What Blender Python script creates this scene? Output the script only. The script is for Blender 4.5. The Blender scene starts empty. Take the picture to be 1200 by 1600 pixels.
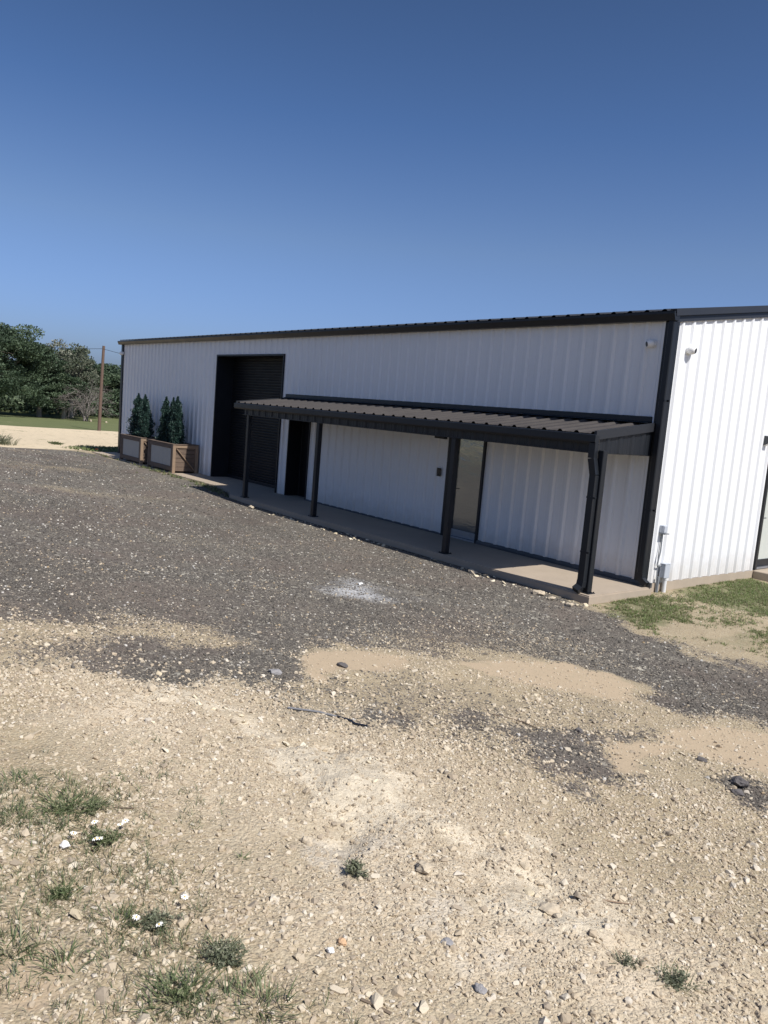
import bpy, bmesh, math, random
import numpy as np
from mathutils import Vector, Matrix, Euler
R=math.radians
scene=bpy.context.scene
COL=scene.collection
# ---------------------------------------------------------------- helpers
class MB:
    """collects faces and links them as ONE mesh object"""
    def __init__(s): s.v=[]; s.f=[]; s.sm=False
    def add(s,vs,fs):
        b=len(s.v); s.v+=[tuple(map(float,p)) for p in vs]; s.f+=[tuple(i+b for i in f) for f in fs]
    def box(s,x0,x1,y0,y1,z0,z1):
        s.add([(x0,y0,z0),(x1,y0,z0),(x1,y1,z0),(x0,y1,z0),(x0,y0,z1),(x1,y0,z1),(x1,y1,z1),(x0,y1,z1)],
              [(0,3,2,1),(4,5,6,7),(0,1,5,4),(1,2,6,5),(2,3,7,6),(3,0,4,7)])
    def bbox(s,x0,x1,y0,y1,z0,z1,b=0.006):
        """box with chamfered edges"""
        bm=bmesh.new(); bmesh.ops.create_cube(bm,size=1)
        for v in bm.verts: v.co=((x0+x1)/2+v.co.x*(x1-x0),(y0+y1)/2+v.co.y*(y1-y0),(z0+z1)/2+v.co.z*(z1-z0))
        bmesh.ops.bevel(bm,geom=bm.edges[:],offset=min(b,.3*min(x1-x0,y1-y0,z1-z0)),segments=1,affect='EDGES')
        s.frombm(bm)
    def frombm(s,bm,mat=None):
        if mat is not None: bm.transform(mat)
        bm.verts.index_update()
        s.add([v.co[:] for v in bm.verts],[[v.index for v in f.verts] for f in bm.faces]); bm.free()
    def prism(s,poly,axis,a,b):
        """poly = list of 2-D points in the two other axes, extruded along axis from a to b"""
        def P(u,w,t):
            return {'x':(t,u,w),'y':(u,t,w),'z':(u,w,t)}[axis]
        n=len(poly)
        s.add([P(u,w,a) for u,w in poly]+[P(u,w,b) for u,w in poly],
              [tuple(range(n))[::-1],tuple(range(n,2*n))]+[(i,(i+1)%n,(i+1)%n+n,i+n) for i in range(n)])
    def beam(s,p,q,w,h,up=(0,0,1)):
        p=Vector(p);q=Vector(q);d=(q-p).normalized();u=Vector(up); r=d.cross(u).normalized();u=r.cross(d)
        vs=[]
        for c in (p,q):
            for a,b in((-1,-1),(1,-1),(1,1),(-1,1)): vs.append(c+r*(a*w/2)+u*(b*h/2))
        s.add(vs,[(0,1,2,3),(7,6,5,4),(0,4,5,1),(1,5,6,2),(2,6,7,3),(3,7,4,0)])
    def tube(s,pts,rad,n=8,cap=True):
        pts=[Vector(p) for p in pts]
        if not hasattr(rad,'__len__'): rad=[rad]*len(pts)
        b=len(s.v); u=None
        for i,p in enumerate(pts):
            d=(pts[min(i+1,len(pts)-1)]-pts[max(i-1,0)]).normalized()
            if u is None:
                u=d.orthogonal().normalized()
            u=(u-d*u.dot(d)).normalized(); w=d.cross(u)
            for k in range(n):
                a=2*math.pi*k/n; s.v.append(tuple(p+(u*math.cos(a)+w*math.sin(a))*rad[i]))
        for i in range(len(pts)-1):
            for k in range(n):
                s.f.append((b+i*n+k,b+i*n+(k+1)%n,b+(i+1)*n+(k+1)%n,b+(i+1)*n+k))
        if cap:
            s.f.append(tuple(b+k for k in range(n))[::-1]); s.f.append(tuple(b+(len(pts)-1)*n+k for k in range(n)))
    def build(s,name,mat,parent=None,loc=None,smooth=False):
        me=bpy.data.meshes.new(name); me.from_pydata(s.v,[],s.f); me.update()
        if mat: me.materials.append(mat)
        if smooth: me.polygons.foreach_set('use_smooth',[True]*len(me.polygons))
        o=bpy.data.objects.new(name,me); COL.objects.link(o)
        if loc is not None: o.location=loc
        if parent: o.parent=parent
        return o
def tag(o,label=None,cat=None,group=None,kind=None):
    for k,v in (('label',label),('category',cat),('group',group),('kind',kind)):
        if v: o[k]=v
    return o
def thing(name,label,cat,loc=(0,0,0),rz=0,group=None):
    o=bpy.data.objects.new(name,None); COL.objects.link(o); o.location=loc; o.rotation_euler=(0,0,rz); o.empty_display_size=.2
    return tag(o,label,cat,group)
def copy_tree(o,parent=None):
    c=o.copy(); COL.objects.link(c)
    if parent: c.parent=parent
    for ch in list(o.children): copy_tree(ch,c)
    return c
# ---------------------------------------------------------------- node helpers
def new_mat(name):
    m=bpy.data.materials.new(name); m.use_nodes=True; nt=m.node_tree
    return m,nt,nt.nodes['Principled BSDF']
class N:
    def __init__(s,nt): s.nt=nt
    def n(s,t,**kw):
        nd=s.nt.nodes.new(t)
        for k,v in kw.items(): setattr(nd,k,v)
        return nd
    def link(s,a,b): s.nt.links.new(a,b)
    def put(s,sock,v):
        if hasattr(v,'is_linked') or hasattr(v,'links'): s.link(v,sock)
        else: sock.default_value=v
    def math(s,op,a,b=0,c=0,clamp=False):
        nd=s.n('ShaderNodeMath',operation=op,use_clamp=clamp); s.put(nd.inputs[0],a); s.put(nd.inputs[1],b); s.put(nd.inputs[2],c); return nd.outputs[0]
    def mix(s,f,a,b,blend='MIX'):
        nd=s.n('ShaderNodeMix',data_type='RGBA',blend_type=blend,clamp_factor=True); s.put(nd.inputs[0],f); s.put(nd.inputs[6],a); s.put(nd.inputs[7],b); return nd.outputs[2]
    def noise(s,vec,scale,detail=4,rough=.55,dist=0):
        nd=s.n('ShaderNodeTexNoise'); s.put(nd.inputs['Vector'],vec); nd.inputs['Scale'].default_value=scale; nd.inputs['Detail'].default_value=detail
        nd.inputs['Roughness'].default_value=rough; nd.inputs['Distortion'].default_value=dist; return nd.outputs['Fac']
    def voro(s,vec,scale,feature='F1',rand=1):
        nd=s.n('ShaderNodeTexVoronoi',feature=feature); s.put(nd.inputs['Vector'],vec); nd.inputs['Scale'].default_value=scale; nd.inputs['Randomness'].default_value=rand; return nd
    def ramp(s,f,a,b,lo=0.,hi=1.):
        nd=s.n('ShaderNodeMapRange',interpolation_type='SMOOTHSTEP'); s.put(nd.inputs[0],f); s.put(nd.inputs[1],a); s.put(nd.inputs[2],b); s.put(nd.inputs[3],lo); s.put(nd.inputs[4],hi); return nd.outputs[0]
    def pos(s): return s.n('ShaderNodeNewGeometry').outputs['Position']
    def obj(s): return s.n('ShaderNodeTexCoord').outputs['Object']
    def attr(s,name): 
        nd=s.n('ShaderNodeAttribute',attribute_name=name); return nd.outputs['Fac']
    def bump(s,h,strength=.3,dist=.01):
        nd=s.n('ShaderNodeBump'); s.put(nd.inputs['Height'],h); nd.inputs['Strength'].default_value=strength; nd.inputs['Distance'].default_value=dist; return nd.outputs[0]
    def map(s,vec,scale=(1,1,1)):
        nd=s.n('ShaderNodeMapping'); s.put(nd.inputs['Vector'],vec); nd.inputs['Scale'].default_value=scale; return nd.outputs[0]
def rgb(c): return (c[0],c[1],c[2],1)
def simple(name,c,rough=.5,var=.12,scale=3.,metal=0,spec=.5,bump=0,bscale=80,dust=None,stretch=(1,1,1)):
    """painted / plain material with uneven tone and a little roughness variation"""
    m,nt,p=new_mat(name); k=N(nt); o=k.map(k.pos(),stretch)
    a=k.noise(o,scale,5,.6); b=k.noise(o,scale*11,3)
    f=k.math('ADD',k.math('MULTIPLY',k.math('SUBTRACT',a,.5),2*var),k.math('MULTIPLY',k.math('SUBTRACT',b,.5),var))
    col=k.mix(1,rgb(c),k.n('ShaderNodeCombineColor').outputs[0],'MIX')
    v=k.n('ShaderNodeHueSaturation'); v.inputs['Color'].default_value=rgb(c); k.link(k.math('ADD',f,1.),v.inputs['Value']); out=v.outputs[0]
    if dust:
        out=k.mix(k.ramp(k.noise(o,scale*.7,6,.7),.42,.75,0,dust[1]),out,rgb(dust[0]))
    k.link(out,p.inputs['Base Color']); p.inputs['Metallic'].default_value=metal
    k.link(k.math('ADD',k.math('MULTIPLY',k.math('SUBTRACT',a,.5),.25),rough),p.inputs['Roughness'])
    p.inputs['Specular IOR Level'].default_value=spec
    if bump: k.link(k.bump(k.noise(o,bscale,4),bump,.004),p.inputs['Normal'])
    return m
M={}
M['white']=simple('white_panel_paint',(.72,.735,.755),.42,.025,.8,dust=((.58,.56,.5),.14))
def white_detail(m):
    nt=m.node_tree; k=N(nt); p=nt.nodes['Principled BSDF']; o=k.pos()
    k.link(k.bump(k.noise(k.map(o,(3.2,3.2,.55)),1.3,3,.5),.22,.02),p.inputs['Normal'])
    src=p.inputs['Base Color'].links[0].from_socket; z=k.n('ShaderNodeSeparateXYZ'); k.link(o,z.inputs[0])
    f=k.math('MULTIPLY',k.ramp(k.math('ADD',z.outputs[2],k.math('MULTIPLY',k.math('SUBTRACT',k.noise(o,5,5,.7),.5),.7)),.55,.0),.38)
    c=k.mix(f,src,rgb((.46,.40,.32)))
    st=k.math('MULTIPLY',k.ramp(k.noise(k.map(o,(9,9,.35)),1.,4,.6),.60,.78),.10); c=k.mix(st,c,rgb((.42,.42,.42)))
    k.link(c,p.inputs['Base Color'])
white_detail(M['white'])
M['black']=simple('black_trim_paint',(.010,.0125,.017),.40,.15,2.,spec=.35,dust=((.03,.028,.027),.22))
M['door']=simple('black_door_paint',(.006,.0075,.010),.5,.12,2.,spec=.25)
M['canroof']=simple('dusty_charcoal_roof_paint',(.046,.041,.040),.55,.14,1.2,spec=.22,dust=((.072,.064,.059),.5))
M['roof']=simple('charcoal_roof_paint',(.022,.024,.029),.42,.1,1.,spec=.3)
M['base']=simple('base_flashing',(.05,.055,.062),.5,.12,4.,dust=((.2,.17,.14),.3))
M['conc']=simple('broom_concrete',(.37,.305,.235),.85,.14,2.2,bump=.25,bscale=140,dust=((.3,.25,.2),.35))
M['alu']=simple('brushed_aluminium',(.34,.35,.37),.4,.06,6.,metal=.6)
M['wood']=simple('stained_cedar',(.12,.084,.062),.75,.3,5.,bump=.3,bscale=60,stretch=(1,1,4),dust=((.20,.15,.108),.5))
M['woodlt']=simple('pale_sunlit_wood',(.24,.17,.115),.75,.25,6.,bump=.3,bscale=60)  # paler planter wood, with the sunlit look put into its colour
M['greyboard']=simple('galvanised_inset_sheet',(.40,.38,.345),.6,.12,3.)
M['soil']=simple('potting_soil',(.035,.025,.018),.95,.3,20.,bump=.6,bscale=60)
M['plastic_w']=simple('white_camera_plastic',(.78,.78,.77),.4,.03,5.)
M['plastic_b']=simple('black_glossy_plastic',(.012,.012,.014),.2,.05,5.)
M['greybox']=simple('grey_utility_box',(.42,.45,.5),.5,.06,6.)
M['greycable']=simple('grey_conduit',(.2,.215,.23),.5,.06,6.)
M['pvc']=simple('pvc_pipe',(.66,.67,.68),.4,.05,6.)
M['pole']=simple('weathered_pole_wood',(.105,.068,.052),.8,.25,2.,bump=.5,bscale=30,stretch=(6,6,.6))
M['wire']=simple('power_cable',(.02,.02,.022),.6,.05,2.)
M['bark']=simple('oak_bark',(.13,.115,.095),.9,.3,4.,bump=.6,bscale=12,stretch=(2,2,.5))
M['barkpale']=simple('pale_oak_bark',(.30,.27,.22),.9,.25,4.,bump=.6,bscale=12)
M['deadwood']=simple('grey_dead_twigs',(.17,.15,.135),.9,.2,4.)
M['orange']=simple('orange_plastic',(.8,.13,.03),.5,.08,20.)
M['petal']=simple('white_petals',(.85,.85,.82),.6,.04,60.)
M['yellow']=simple('yellow_flower_centre',(.6,.4,.05),.7,.1,90.)
M['stick']=simple('dry_stick',(.16,.12,.085),.85,.25,20.)
M['strap']=simple('weathered_grey_strap',(.19,.19,.2),.7,.25,15.)
def leaf_mat(name,c1,c2,c3,trans=.25,nsc=.8,rough=.55):
    m,nt,p=new_mat(name); k=N(nt); o=k.pos()
    a=k.noise(o,nsc,3); r=k.attr('tone')
    col=k.mix(k.ramp(a,.35,.68),rgb(c1),rgb(c2)); col=k.mix(k.ramp(r,.55,1.,0,.8),col,rgb(c3))
    hv=k.n('ShaderNodeHueSaturation'); k.link(col,hv.inputs['Color']); k.link(k.math('ADD',k.math('MULTIPLY',r,.6),.7),hv.inputs['Value']); col=hv.outputs[0]
    k.link(col,p.inputs['Base Color']); p.inputs['Roughness'].default_value=rough; p.inputs['Specular IOR Level'].default_value=.3
    if trans:
        t=k.n('ShaderNodeBsdfTranslucent'); k.link(col,t.inputs['Color']); mx=k.n('ShaderNodeMixShader'); mx.inputs[0].default_value=trans
        k.link(p.outputs[0],mx.inputs[1]); k.link(t.outputs[0],mx.inputs[2]); k.link(mx.outputs[0],nt.nodes['Material Output'].inputs['Surface'])
    return m
M['oakleaf']=leaf_mat('live_oak_leaves',(.055,.086,.050),(.076,.112,.062),(.11,.14,.082),.15,.5)  # leaf colour lifted in place of distance haze
M['oakgrey']=leaf_mat('thin_greyish_leaves',(.10,.12,.08),(.15,.16,.12),(.22,.215,.17),.15,.6)
M['conifer']=leaf_mat('evergreen_sprays',(.018,.042,.036),(.03,.064,.052),(.055,.10,.08),.1,3.,.5)
M['weed']=leaf_mat('weed_leaves',(.10,.135,.056),(.14,.17,.08),(.25,.24,.15),.25,14.)
M['greyweed']=leaf_mat('grey_green_weed_leaves',(.14,.16,.10),(.18,.195,.125),(.27,.26,.19),.25,14.)
M['drygrass']=leaf_mat('dry_stalks',(.20,.165,.10),(.15,.13,.075),(.26,.22,.15),.2,10.)
M['lawn']=leaf_mat('lawn_blades',(.12,.19,.055),(.17,.235,.075),(.30,.30,.15),.3,5.)
def glass_mat(name,base,mixf,rough,wave):
    m,nt,p=new_mat(name); k=N(nt); o=k.pos()
    p.inputs['Base Color'].default_value=rgb(base); p.inputs['Roughness'].default_value=.12
    g=k.n('ShaderNodeBsdfGlossy'); g.inputs['Roughness'].default_value=rough; g.inputs['Color'].default_value=(.74,.79,.82,1)
    nb=k.bump(k.noise(k.map(o,(1,1,2.2)),3.2,5,.6,.6),wave,.05); k.link(nb,g.inputs['Normal'])
    mx=k.n('ShaderNodeMixShader'); mx.inputs[0].default_value=mixf
    k.link(p.outputs[0],mx.inputs[1]); k.link(g.outputs[0],mx.inputs[2]); k.link(mx.outputs[0],nt.nodes['Material Output'].inputs['Surface'])
    return m
M['glass']=glass_mat('tinted_reflective_glass',(.06,.064,.066),.33,.09,.12)
M['glass2']=glass_mat('frosted_pale_glass',(.50,.54,.52),.12,.08,.03)
SUN_E=5.0; SKY_S=.06; SKY_DUST=2.5; SKY_O3=8; EXPO=.22
SKY_TINT=[(0,(1.5,1.6,2.1)),(.09,(1.55,1.58,1.98)),(.2,(1.62,1.54,1.63)),(.33,(1.12,1.25,1.45)),(.47,(.93,1.03,1.16))]
# ================================================================= THE BUILDING
PITCH=0.3048; RX0=-0.464; RY0=0.198
H=4.13; EAVE=4.25; LX=-23.1; WID=15.24; SL=0.164
def rib_profile(u0,u1,phase,h,minor=.004,wb=.050,wt=.020):
    """(u, offset) breakpoints of a ribbed steel panel between u0 and u1; ribs every foot through phase"""
    pts=[]
    i0=int(math.floor((u0-phase)/PITCH))-1; i1=int(math.ceil((u1-phase)/PITCH))+1
    for i in range(i0,i1+1):
        c=phase+i*PITCH
        pts+=[(c-wb,0),(c-wt,h),(c+wt,h),(c+wb,0)]
        for q in (.1016,.2032): pts+=[(c+q-.014,0),(c+q-.006,minor),(c+q+.006,minor),(c+q+.014,0)]
    pts.sort()
    def val(u):
        for a,b in zip(pts,pts[1:]):
            if a[0]<=u<=b[0]: return a[1]+(b[1]-a[1])*(u-a[0])/max(1e-9,b[0]-a[0])
        return 0
    return [(u0,val(u0))]+[p for p in pts if u0+1e-4<p[0]<u1-1e-4]+[(u1,val(u1))]
def ribbed(mb,u0,u1,lo,hi,phase,h,fn,flip=False,minor=.004):
    """ribbed sheet from lo(u) to hi(u); fn(u, d, v) gives the point"""
    pr=rib_profile(u0,u1,phase,h,minor); L=lo if callable(lo) else (lambda u:lo); Hh=hi if callable(hi) else (lambda u:hi)
    vs=[];fs=[]
    for u,d in pr: vs+=[fn(u,d,L(u)),fn(u,d,Hh(u))]
    for i in range(len(pr)-1):
        q=(2*i,2*i+2,2*i+3,2*i+1); fs.append(q[::-1] if flip else q)
    mb.add(vs,fs)
front=lambda u,d,v:(u,-d,v)
endw=lambda u,d,v:(d,u,v)
bld=thing('metal_building','long white ribbed steel shop building with black trim and a black roll-up door','building',(0,0,0))
ROLL=(-15.11,-11.30,3.66); ENT=(-10.79,-9.83,2.10); GLS=(-4.66,-3.68,2.13)
w=MB()
xs=[LX+.1]
for (a,b,t) in (ROLL,ENT,GLS):
    ribbed(w,xs[-1],a,.0 if a<-11 else .0,H,RX0,.036,front); ribbed(w,a,b,t,H,RX0,.036,front); xs.append(b)
ribbed(w,xs[-1],-.1,0,H,RX0,.036,front)
# screw heads on the ribs' pans
for zz in (.35,1.55,2.75,3.85):
    for i in range(0,76):
        x=RX0-i*PITCH-.075
        if any(a-.05<x<b+.05 and zz<t+.05 for a,b,t in (ROLL,ENT,GLS)): continue
        w.box(x-.005,x+.005,-.006,0.001,zz-.005,zz+.005)
w.build('front_wall',M['white'],bld)
w=MB(); top=lambda u:H+SL*min(u,WID-u)
DOOR=(3.665,4.63,2.16)
ribbed(w,.1,DOOR[0],.02,top,RY0,.032,endw); ribbed(w,DOOR[0],DOOR[1],DOOR[2],top,RY0,.032,endw)
ribbed(w,DOOR[1],WID/2,.02,top,RY0,.032,endw); ribbed(w,WID/2,WID-.1,.02,top,RY0,.032,endw)
rr=random.Random(5)
for zz in (.45,1.35,2.45,3.45):
    for i in range(0,48):
        y=RY0+i*PITCH+.08
        if DOOR[0]-.05<y<DOOR[1]+.05 and zz<2.3: continue
        z=zz+rr.uniform(-.01,.01); w.box(-.001,.006,y-.005,y+.005,z-.005,z+.005)
w.build('end_wall',M['white'],bld)
w=MB()
w.add([(LX,.1,-.1),(LX,WID-.1,-.1),(LX,WID-.1,H),(LX,WID/2,H+SL*WID/2),(LX,.1,H)],[(0,1,2,3,4)])
w.add([(LX,WID,-.1),(-.02,WID,-.1),(-.02,WID,H),(LX,WID,H)],[(0,1,2,3)])
w.build('rear_wall',M['white'],bld)
# roof : ribbed sheets both slopes
w=MB()
def roofpt(side):
    def fn(u,d,v):
        y=v if side==0 else WID-v
        return (u,y,EAVE+.01+SL*(v+.16)+d)
    return fn
for sd in (0,1): ribbed(w,LX-.05,.05,-.16,WID/2,RX0+.05,.030,roofpt(sd))
w.build('roof',M['roof'],bld)
# eave gutter : moulded box section
w=MB(); sec=[(-.02,H-.01),(-.135,H-.01),(-.150,H+.03),(-.175,H+.085),(-.175,EAVE+.0),(-.150,EAVE+.0),(-.145,EAVE-.03),(-.02,EAVE-.03)]
w.prism(sec,'x',LX-.14,.075)
w.build('gutter',M['black'],bld)
w=MB(); 
w.bbox(LX-.02,LX+.13,-.048,.0,.0,H-.012,.004); w.bbox(LX-.045,LX-.021,-.048,.13,-.02,H-.012,.004)
w.build('corner_trim',M['black'],bld)
w=MB()
w.bbox(-.135,.046,-.046,.0,.07,H-.012,.004)
w.bbox(.0,.046,.0005,.062,.03,H+.0,.004)
w.build('corner_trim',M['black'],bld)
# rake trim along the gable : lower band and prouder upper band
w=MB()
for sd in (0,1):
    Y=lambda v:(v if sd==0 else WID-v)
    def band(x0,x1,z0,z1):
        a,b=-.12,WID/2
        vs=[]
        for v in (a,b):
            zz=H+SL*v
            vs+=[(x0,Y(v),zz+z0),(x1,Y(v),zz+z0),(x1-.012,Y(v),zz+z1),(x0,Y(v),zz+z1)]
        w.add(vs,[(0,1,2,3),(7,6,5,4),(0,4,5,1),(1,5,6,2),(2,6,7,3),(3,7,4,0)])
    band(-.03,.048,-.02,.075); band(-.03,.085,.0755,.178); 
w.build('rake_trim',M['roof'],bld)
# base flashing
w=MB(); 
for a,b in ((GLS[1]+.005,.17),):
    w.prism([(-.047,.0),(-.047,.03),(-.036,.074),(0,.076),(0,0)],'x',a,b)
w.prism([(-.040,.0),(-.040,.02),(-.035,.034),(0,.036),(0,0)],'x',ENT[1]+.005,GLS[0]-.02)
w.build('base_flashing',M['base'],bld)
w=MB(); w.box(LX-.03,.012,.0055,WID,-.5,-.006); w.box(.0125,.03,.01,WID,-.5,.018); w.build('foundation',M['conc'],bld)
# roll-up door
fr=MB(); a,b,t=ROLL; D=.56
fr.box(a-.02,a,.0,D,0,t+.02); fr.box(b,b+.02,.0,D,0,t+.02); fr.box(a,b,.0,D,t,t+.02)
fr.bbox(a-.045,a+.004,-.05,-.001,0,t+.045,.004); fr.bbox(b-.004,b+.03,-.05,-.001,0,t+.045,.004); fr.bbox(a+.0045,b-.0045,-.05,-.001,t-.004,t+.045,.004)
rd=MB(); n=46; seg=[]
for i in range(n):
    z0=.10+i*(t-.10)/n; dz=(t-.10)/n
    seg+=[(z0,0),(z0+dz*.22,.018),(z0+dz*.6,.018),(z0+dz*.85,0)]
seg.append((t,0)); vs=[];fs=[]
for z,d in seg: vs+=[(a,D-.03-d,z),(b,D-.03-d,z)]
for i in range(len(seg)-1): fs.append((2*i,2*i+1,2*i+3,2*i+2))
rd.add(vs,fs); door=rd.build('roll_up_door',M['door'],bld)
fr.build('door_frame',M['black'],door)
bb=MB(); bb.bbox(a+.03,b-.03,D-.075,D-.02,.004,.10,.008); bb.build('bottom_bar',M['black'],door)
# entry door
a,b,t=ENT; D=.42
dl=MB(); dl.bbox(a+.04,b-.04,D-.045,D,.02,t-.04,.006)
for z0,z1 in ((.2,.9),(1.05,1.9)): dl.bbox(a+.16,b-.16,D-.055,D-.0455,z0,z1,.01)
door=dl.build('entry_door',M['door'],bld)
fr=MB(); fr.box(a-.012,a,.0,D+.02,0,t+.012); fr.box(b,b+.012,.0,D+.02,0,t+.012); fr.box(a,b,.0,D+.02,t,t+.012)
fr.bbox(a,a+.038,D-.06,D+.02,0,t,.004); fr.bbox(b-.038,b,D-.06,D+.02,0,t,.004); fr.box(a+.038,b-.038,D-.06,D+.02,t-.036,t-.001)
fr.bbox(a-.03,a+.003,-.044,-.001,0,t+.03,.003); fr.bbox(b-.003,b+.012,-.04,-.001,0,t+.03,.003); fr.box(a+.0035,b-.0035,-.044,-.001,t-.003,t+.03)
fr.box(a+.04,b-.04,D-.10,D+.02,.002,.018)
fr.build('door_frame',M['black'],door)
hd=MB(); hd.tube([(b-.13,D-.045,1.0),(b-.13,D-.10,1.0),(b-.25,D-.10,1.0)],.011,8); hd.build('handle',M['alu'],door)
# glass shop door
def glassdoor(parent,conv,W,t,framem,outm,panem,hside,st=.055,bot=.16,rec=.07):
    """conv(u,d,v): u along the opening, d depth inwards, v up"""
    def bx(mb,u0,u1,d0,d1,v0,v1):
        c=[conv(u,d,v) for v in (v0,v1) for d in (d0,d1) for u in (u0,u1)]
        mb.add([c[0],c[1],c[3],c[2],c[4],c[5],c[7],c[6]],[(0,3,2,1),(4,5,6,7),(0,1,5,4),(1,2,6,5),(2,3,7,6),(3,0,4,7)])
    f=MB()
    bx(f,.04,.04+st,rec,rec+.045,.03,t-.045); bx(f,W-.04-st,W-.04,rec,rec+.045,.03,t-.045)
    bx(f,.04+st,W-.04-st,rec+.002,rec+.043,t-.045-st,t-.046); bx(f,.04+st,W-.04-st,rec+.002,rec+.043,.031,bot)
    door=f.build('glass_door',framem,parent)
    j=MB(); bx(j,-.03,.038,-.045,rec+.09,0,t+.03); bx(j,W-.038,W+.012,-.045,rec+.09,0,t+.03); bx(j,.0385,W-.0385,-.045,rec+.09,t-.042,t+.03)
    j.build('door_frame',outm,door)
    s=MB(); bx(s,.039,W-.039,-.02,rec+.09,.0,.027); s.build('threshold',M['alu'],door)
    p=MB(); bx(p,.04+st-.006,W-.04-st+.006,rec+.018,rec+.028,bot-.008,t-.04-st); p.build('pane',panem,door)
    h=MB(); u=.04+st*.5 if hside<0 else W-.04-st*.5
    h.tube([conv(u,rec-.001,.98),conv(u,rec-.05,.98),conv(u,rec-.05,1.22),conv(u,rec-.001,1.22)],.010,8); h.tube([conv(u,rec-.05,.98),conv(u+.13*(-hside),rec-.05,.98)],.009,8)
    h.build('handle',M['black'],door)
    return door
glassdoor(bld,lambda u,d,v:(GLS[0]+u,d,v),GLS[1]-GLS[0],GLS[2],M['alu'],M['black'],M['glass'],-1)
glassdoor(bld,lambda u,d,v:(-d+.0,DOOR[0]+u,v+.03),DOOR[1]-DOOR[0],DOOR[2]-.03,M['black'],M['black'],M['glass2'],-1,st=.02,bot=.17,rec=.03)
# corner downspout on the end side with kick-out elbow
w=MB(); w.bbox(-.045,.058,-.125,-.047,.20,H-.015,.012); ds=w.build('downspout',M['black'],bld)
w=MB(); w.beam((.006,-.086,.215),(.012,-.086,.125),.108,.084,(0,1,0)); w.beam((.0,-.088,.135),(.13,-.095,.05),.088,.09,(0,1,0)); w.build('elbow',M['black'],ds)
for zz in (1.2,2.9):
    w=MB(); w.box(-.075,.088,-.0485,-.0465,zz,zz+.03); w.box(-.048,.061,-.128,-.1255,zz,zz+.03); w.build('strap',M['black'],ds)

# ================================================================= CANOPY
CX0,CX1=-10.88,-.10; YF=-1.50; ZR,ZF=2.53,2.335
can=thing('porch_canopy','low black metal lean-to canopy on four posts along the front wall','canopy',(-5.5,-.75,0)); can_off=Vector((-5.5,-.75,0))
class MC(MB):
    def build(s,name,mat,parent=None,**k):
        s.v=[tuple(Vector(p)-can_off) for p in s.v]; return MB.build(s,name,mat,parent,**k)
w=MC(); zr=lambda y:ZF+(ZR-ZF)*(y-YF)/(-.04-YF)
ribbed(w,CX0,CX1,-1.535,-.035,RX0+.03,.030,lambda u,d,v:(u,v,zr(v)+d))
ribbed(w,CX0,CX1,-1.50,-.036,RX0+.03,.030,lambda u,d,v:(u,v,zr(v)+d-.006),True)
w.build('roof_panel',M['canroof'],can)
w=MC(); w.prism([(-.001,2.535),(-.001,2.665),(-.05,2.66),(-.052,2.585),(-.16,2.567),(-.162,2.56),(-.049,2.575),(-.03,2.535)],'x',-11.05,-.166); w.build('wall_flashing',M['black'],can)
w=MC(); w.prism([(-1.50,2.185),(-1.57,2.185),(-1.595,2.215),(-1.595,2.31),(-1.575,2.322),(-1.572,2.31),(-1.50,2.30)],'x',-10.95,-.045); w.build('fascia_gutter',M['black'],can)
w=MC(); ribbed(w,-10.62,-.13,2.06,2.30,RX0,.024,lambda u,d,v:(u,-1.465-d,v)); w.box(-10.62,-.13,-1.464,-1.44,2.061,2.29); w.box(-10.64,-.13,-1.50,-1.43,2.045,2.06)
w.build('fascia_panel',M['black'],can)
w=MC()
for x0,x1 in ((-.0985,-.055),(CX0-.04,CX0-.0015)):
    vs=[]
    for y in (-1.56,-.052):
        z=zr(y); vs+=[(x0,y,z-.085),(x1,y,z-.085),(x1,y,z+.045),(x0,y,z+.045)]
    w=MC(); w.add(vs,[(0,1,2,3),(7,6,5,4),(0,4,5,1),(1,5,6,2),(2,6,7,3),(3,7,4,0)]); w.build('rake_trim',M['roof'],can)
w=MC(); ribbed(w,-1.42,-.055,2.06,lambda u:zr(u)-.07,-.30,.022,lambda u,d,v:(-.10+d*.8,u,v)); w.box(-.135,-.1005,-1.41,-.06,2.05,2.062); w.build('side_panel',M['black'],can)
w=MC()
for y in (-1.40,-.75,-.08): w.box(-10.8,-.14,y-.03,y+.03,zr(y)-.115,zr(y)-.012)
w.build('purlin',M['black'],can)
posts=[-10.40,-7.30,-3.06,0.0]
for x in posts:
    p=MC(); p.bbox(x-.052,x+.052,-1.49,-1.386,.012,2.045 if x<-.1 else 2.10,.008); po=p.build('post',M['black'],can)
    p=MC(); p.bbox(x-.085,x+.095,-1.525,-1.36,.001,.013,.003)
    for sx in (-1,1):
        for sy in (-1,1): p.tube([(x+.004+sx*.072,-1.4425+sy*.066,.012),(x+.004+sx*.072,-1.4425+sy*.066,.026)],.009,6)
    p.build('base_plate',M['black'],po)
p=MC(); 
def spout(p,pts,w_,d_):
    for a,b in zip(pts,pts[1:]): p.beam(a,b,w_,d_,(0,1,0))
spout(p,[(-.085,-1.555,2.195),(-.085,-1.555,1.98),(-.035,-1.538,1.74),(-.035,-1.538,.17)],.105,.085)
dsp=p.build('downspout',M['black'],can)
p=MC(); spout(p,[(-.035,-1.538,.185),(-.040,-1.548,.09)],.11,.09); spout(p,[(-.040,-1.55,.10),(-.06,-1.635,.04)],.115,.08); p.build('elbow',M['black'],dsp)
for zz in (.6,1.4):
    p=MC(); p.box(-.093,.06,-1.585,-1.5815,zz,zz+.028); p.box(.0175,.0205,-1.581,-1.44,zz,zz+.028); p.build('strap',M['black'],dsp)

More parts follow.
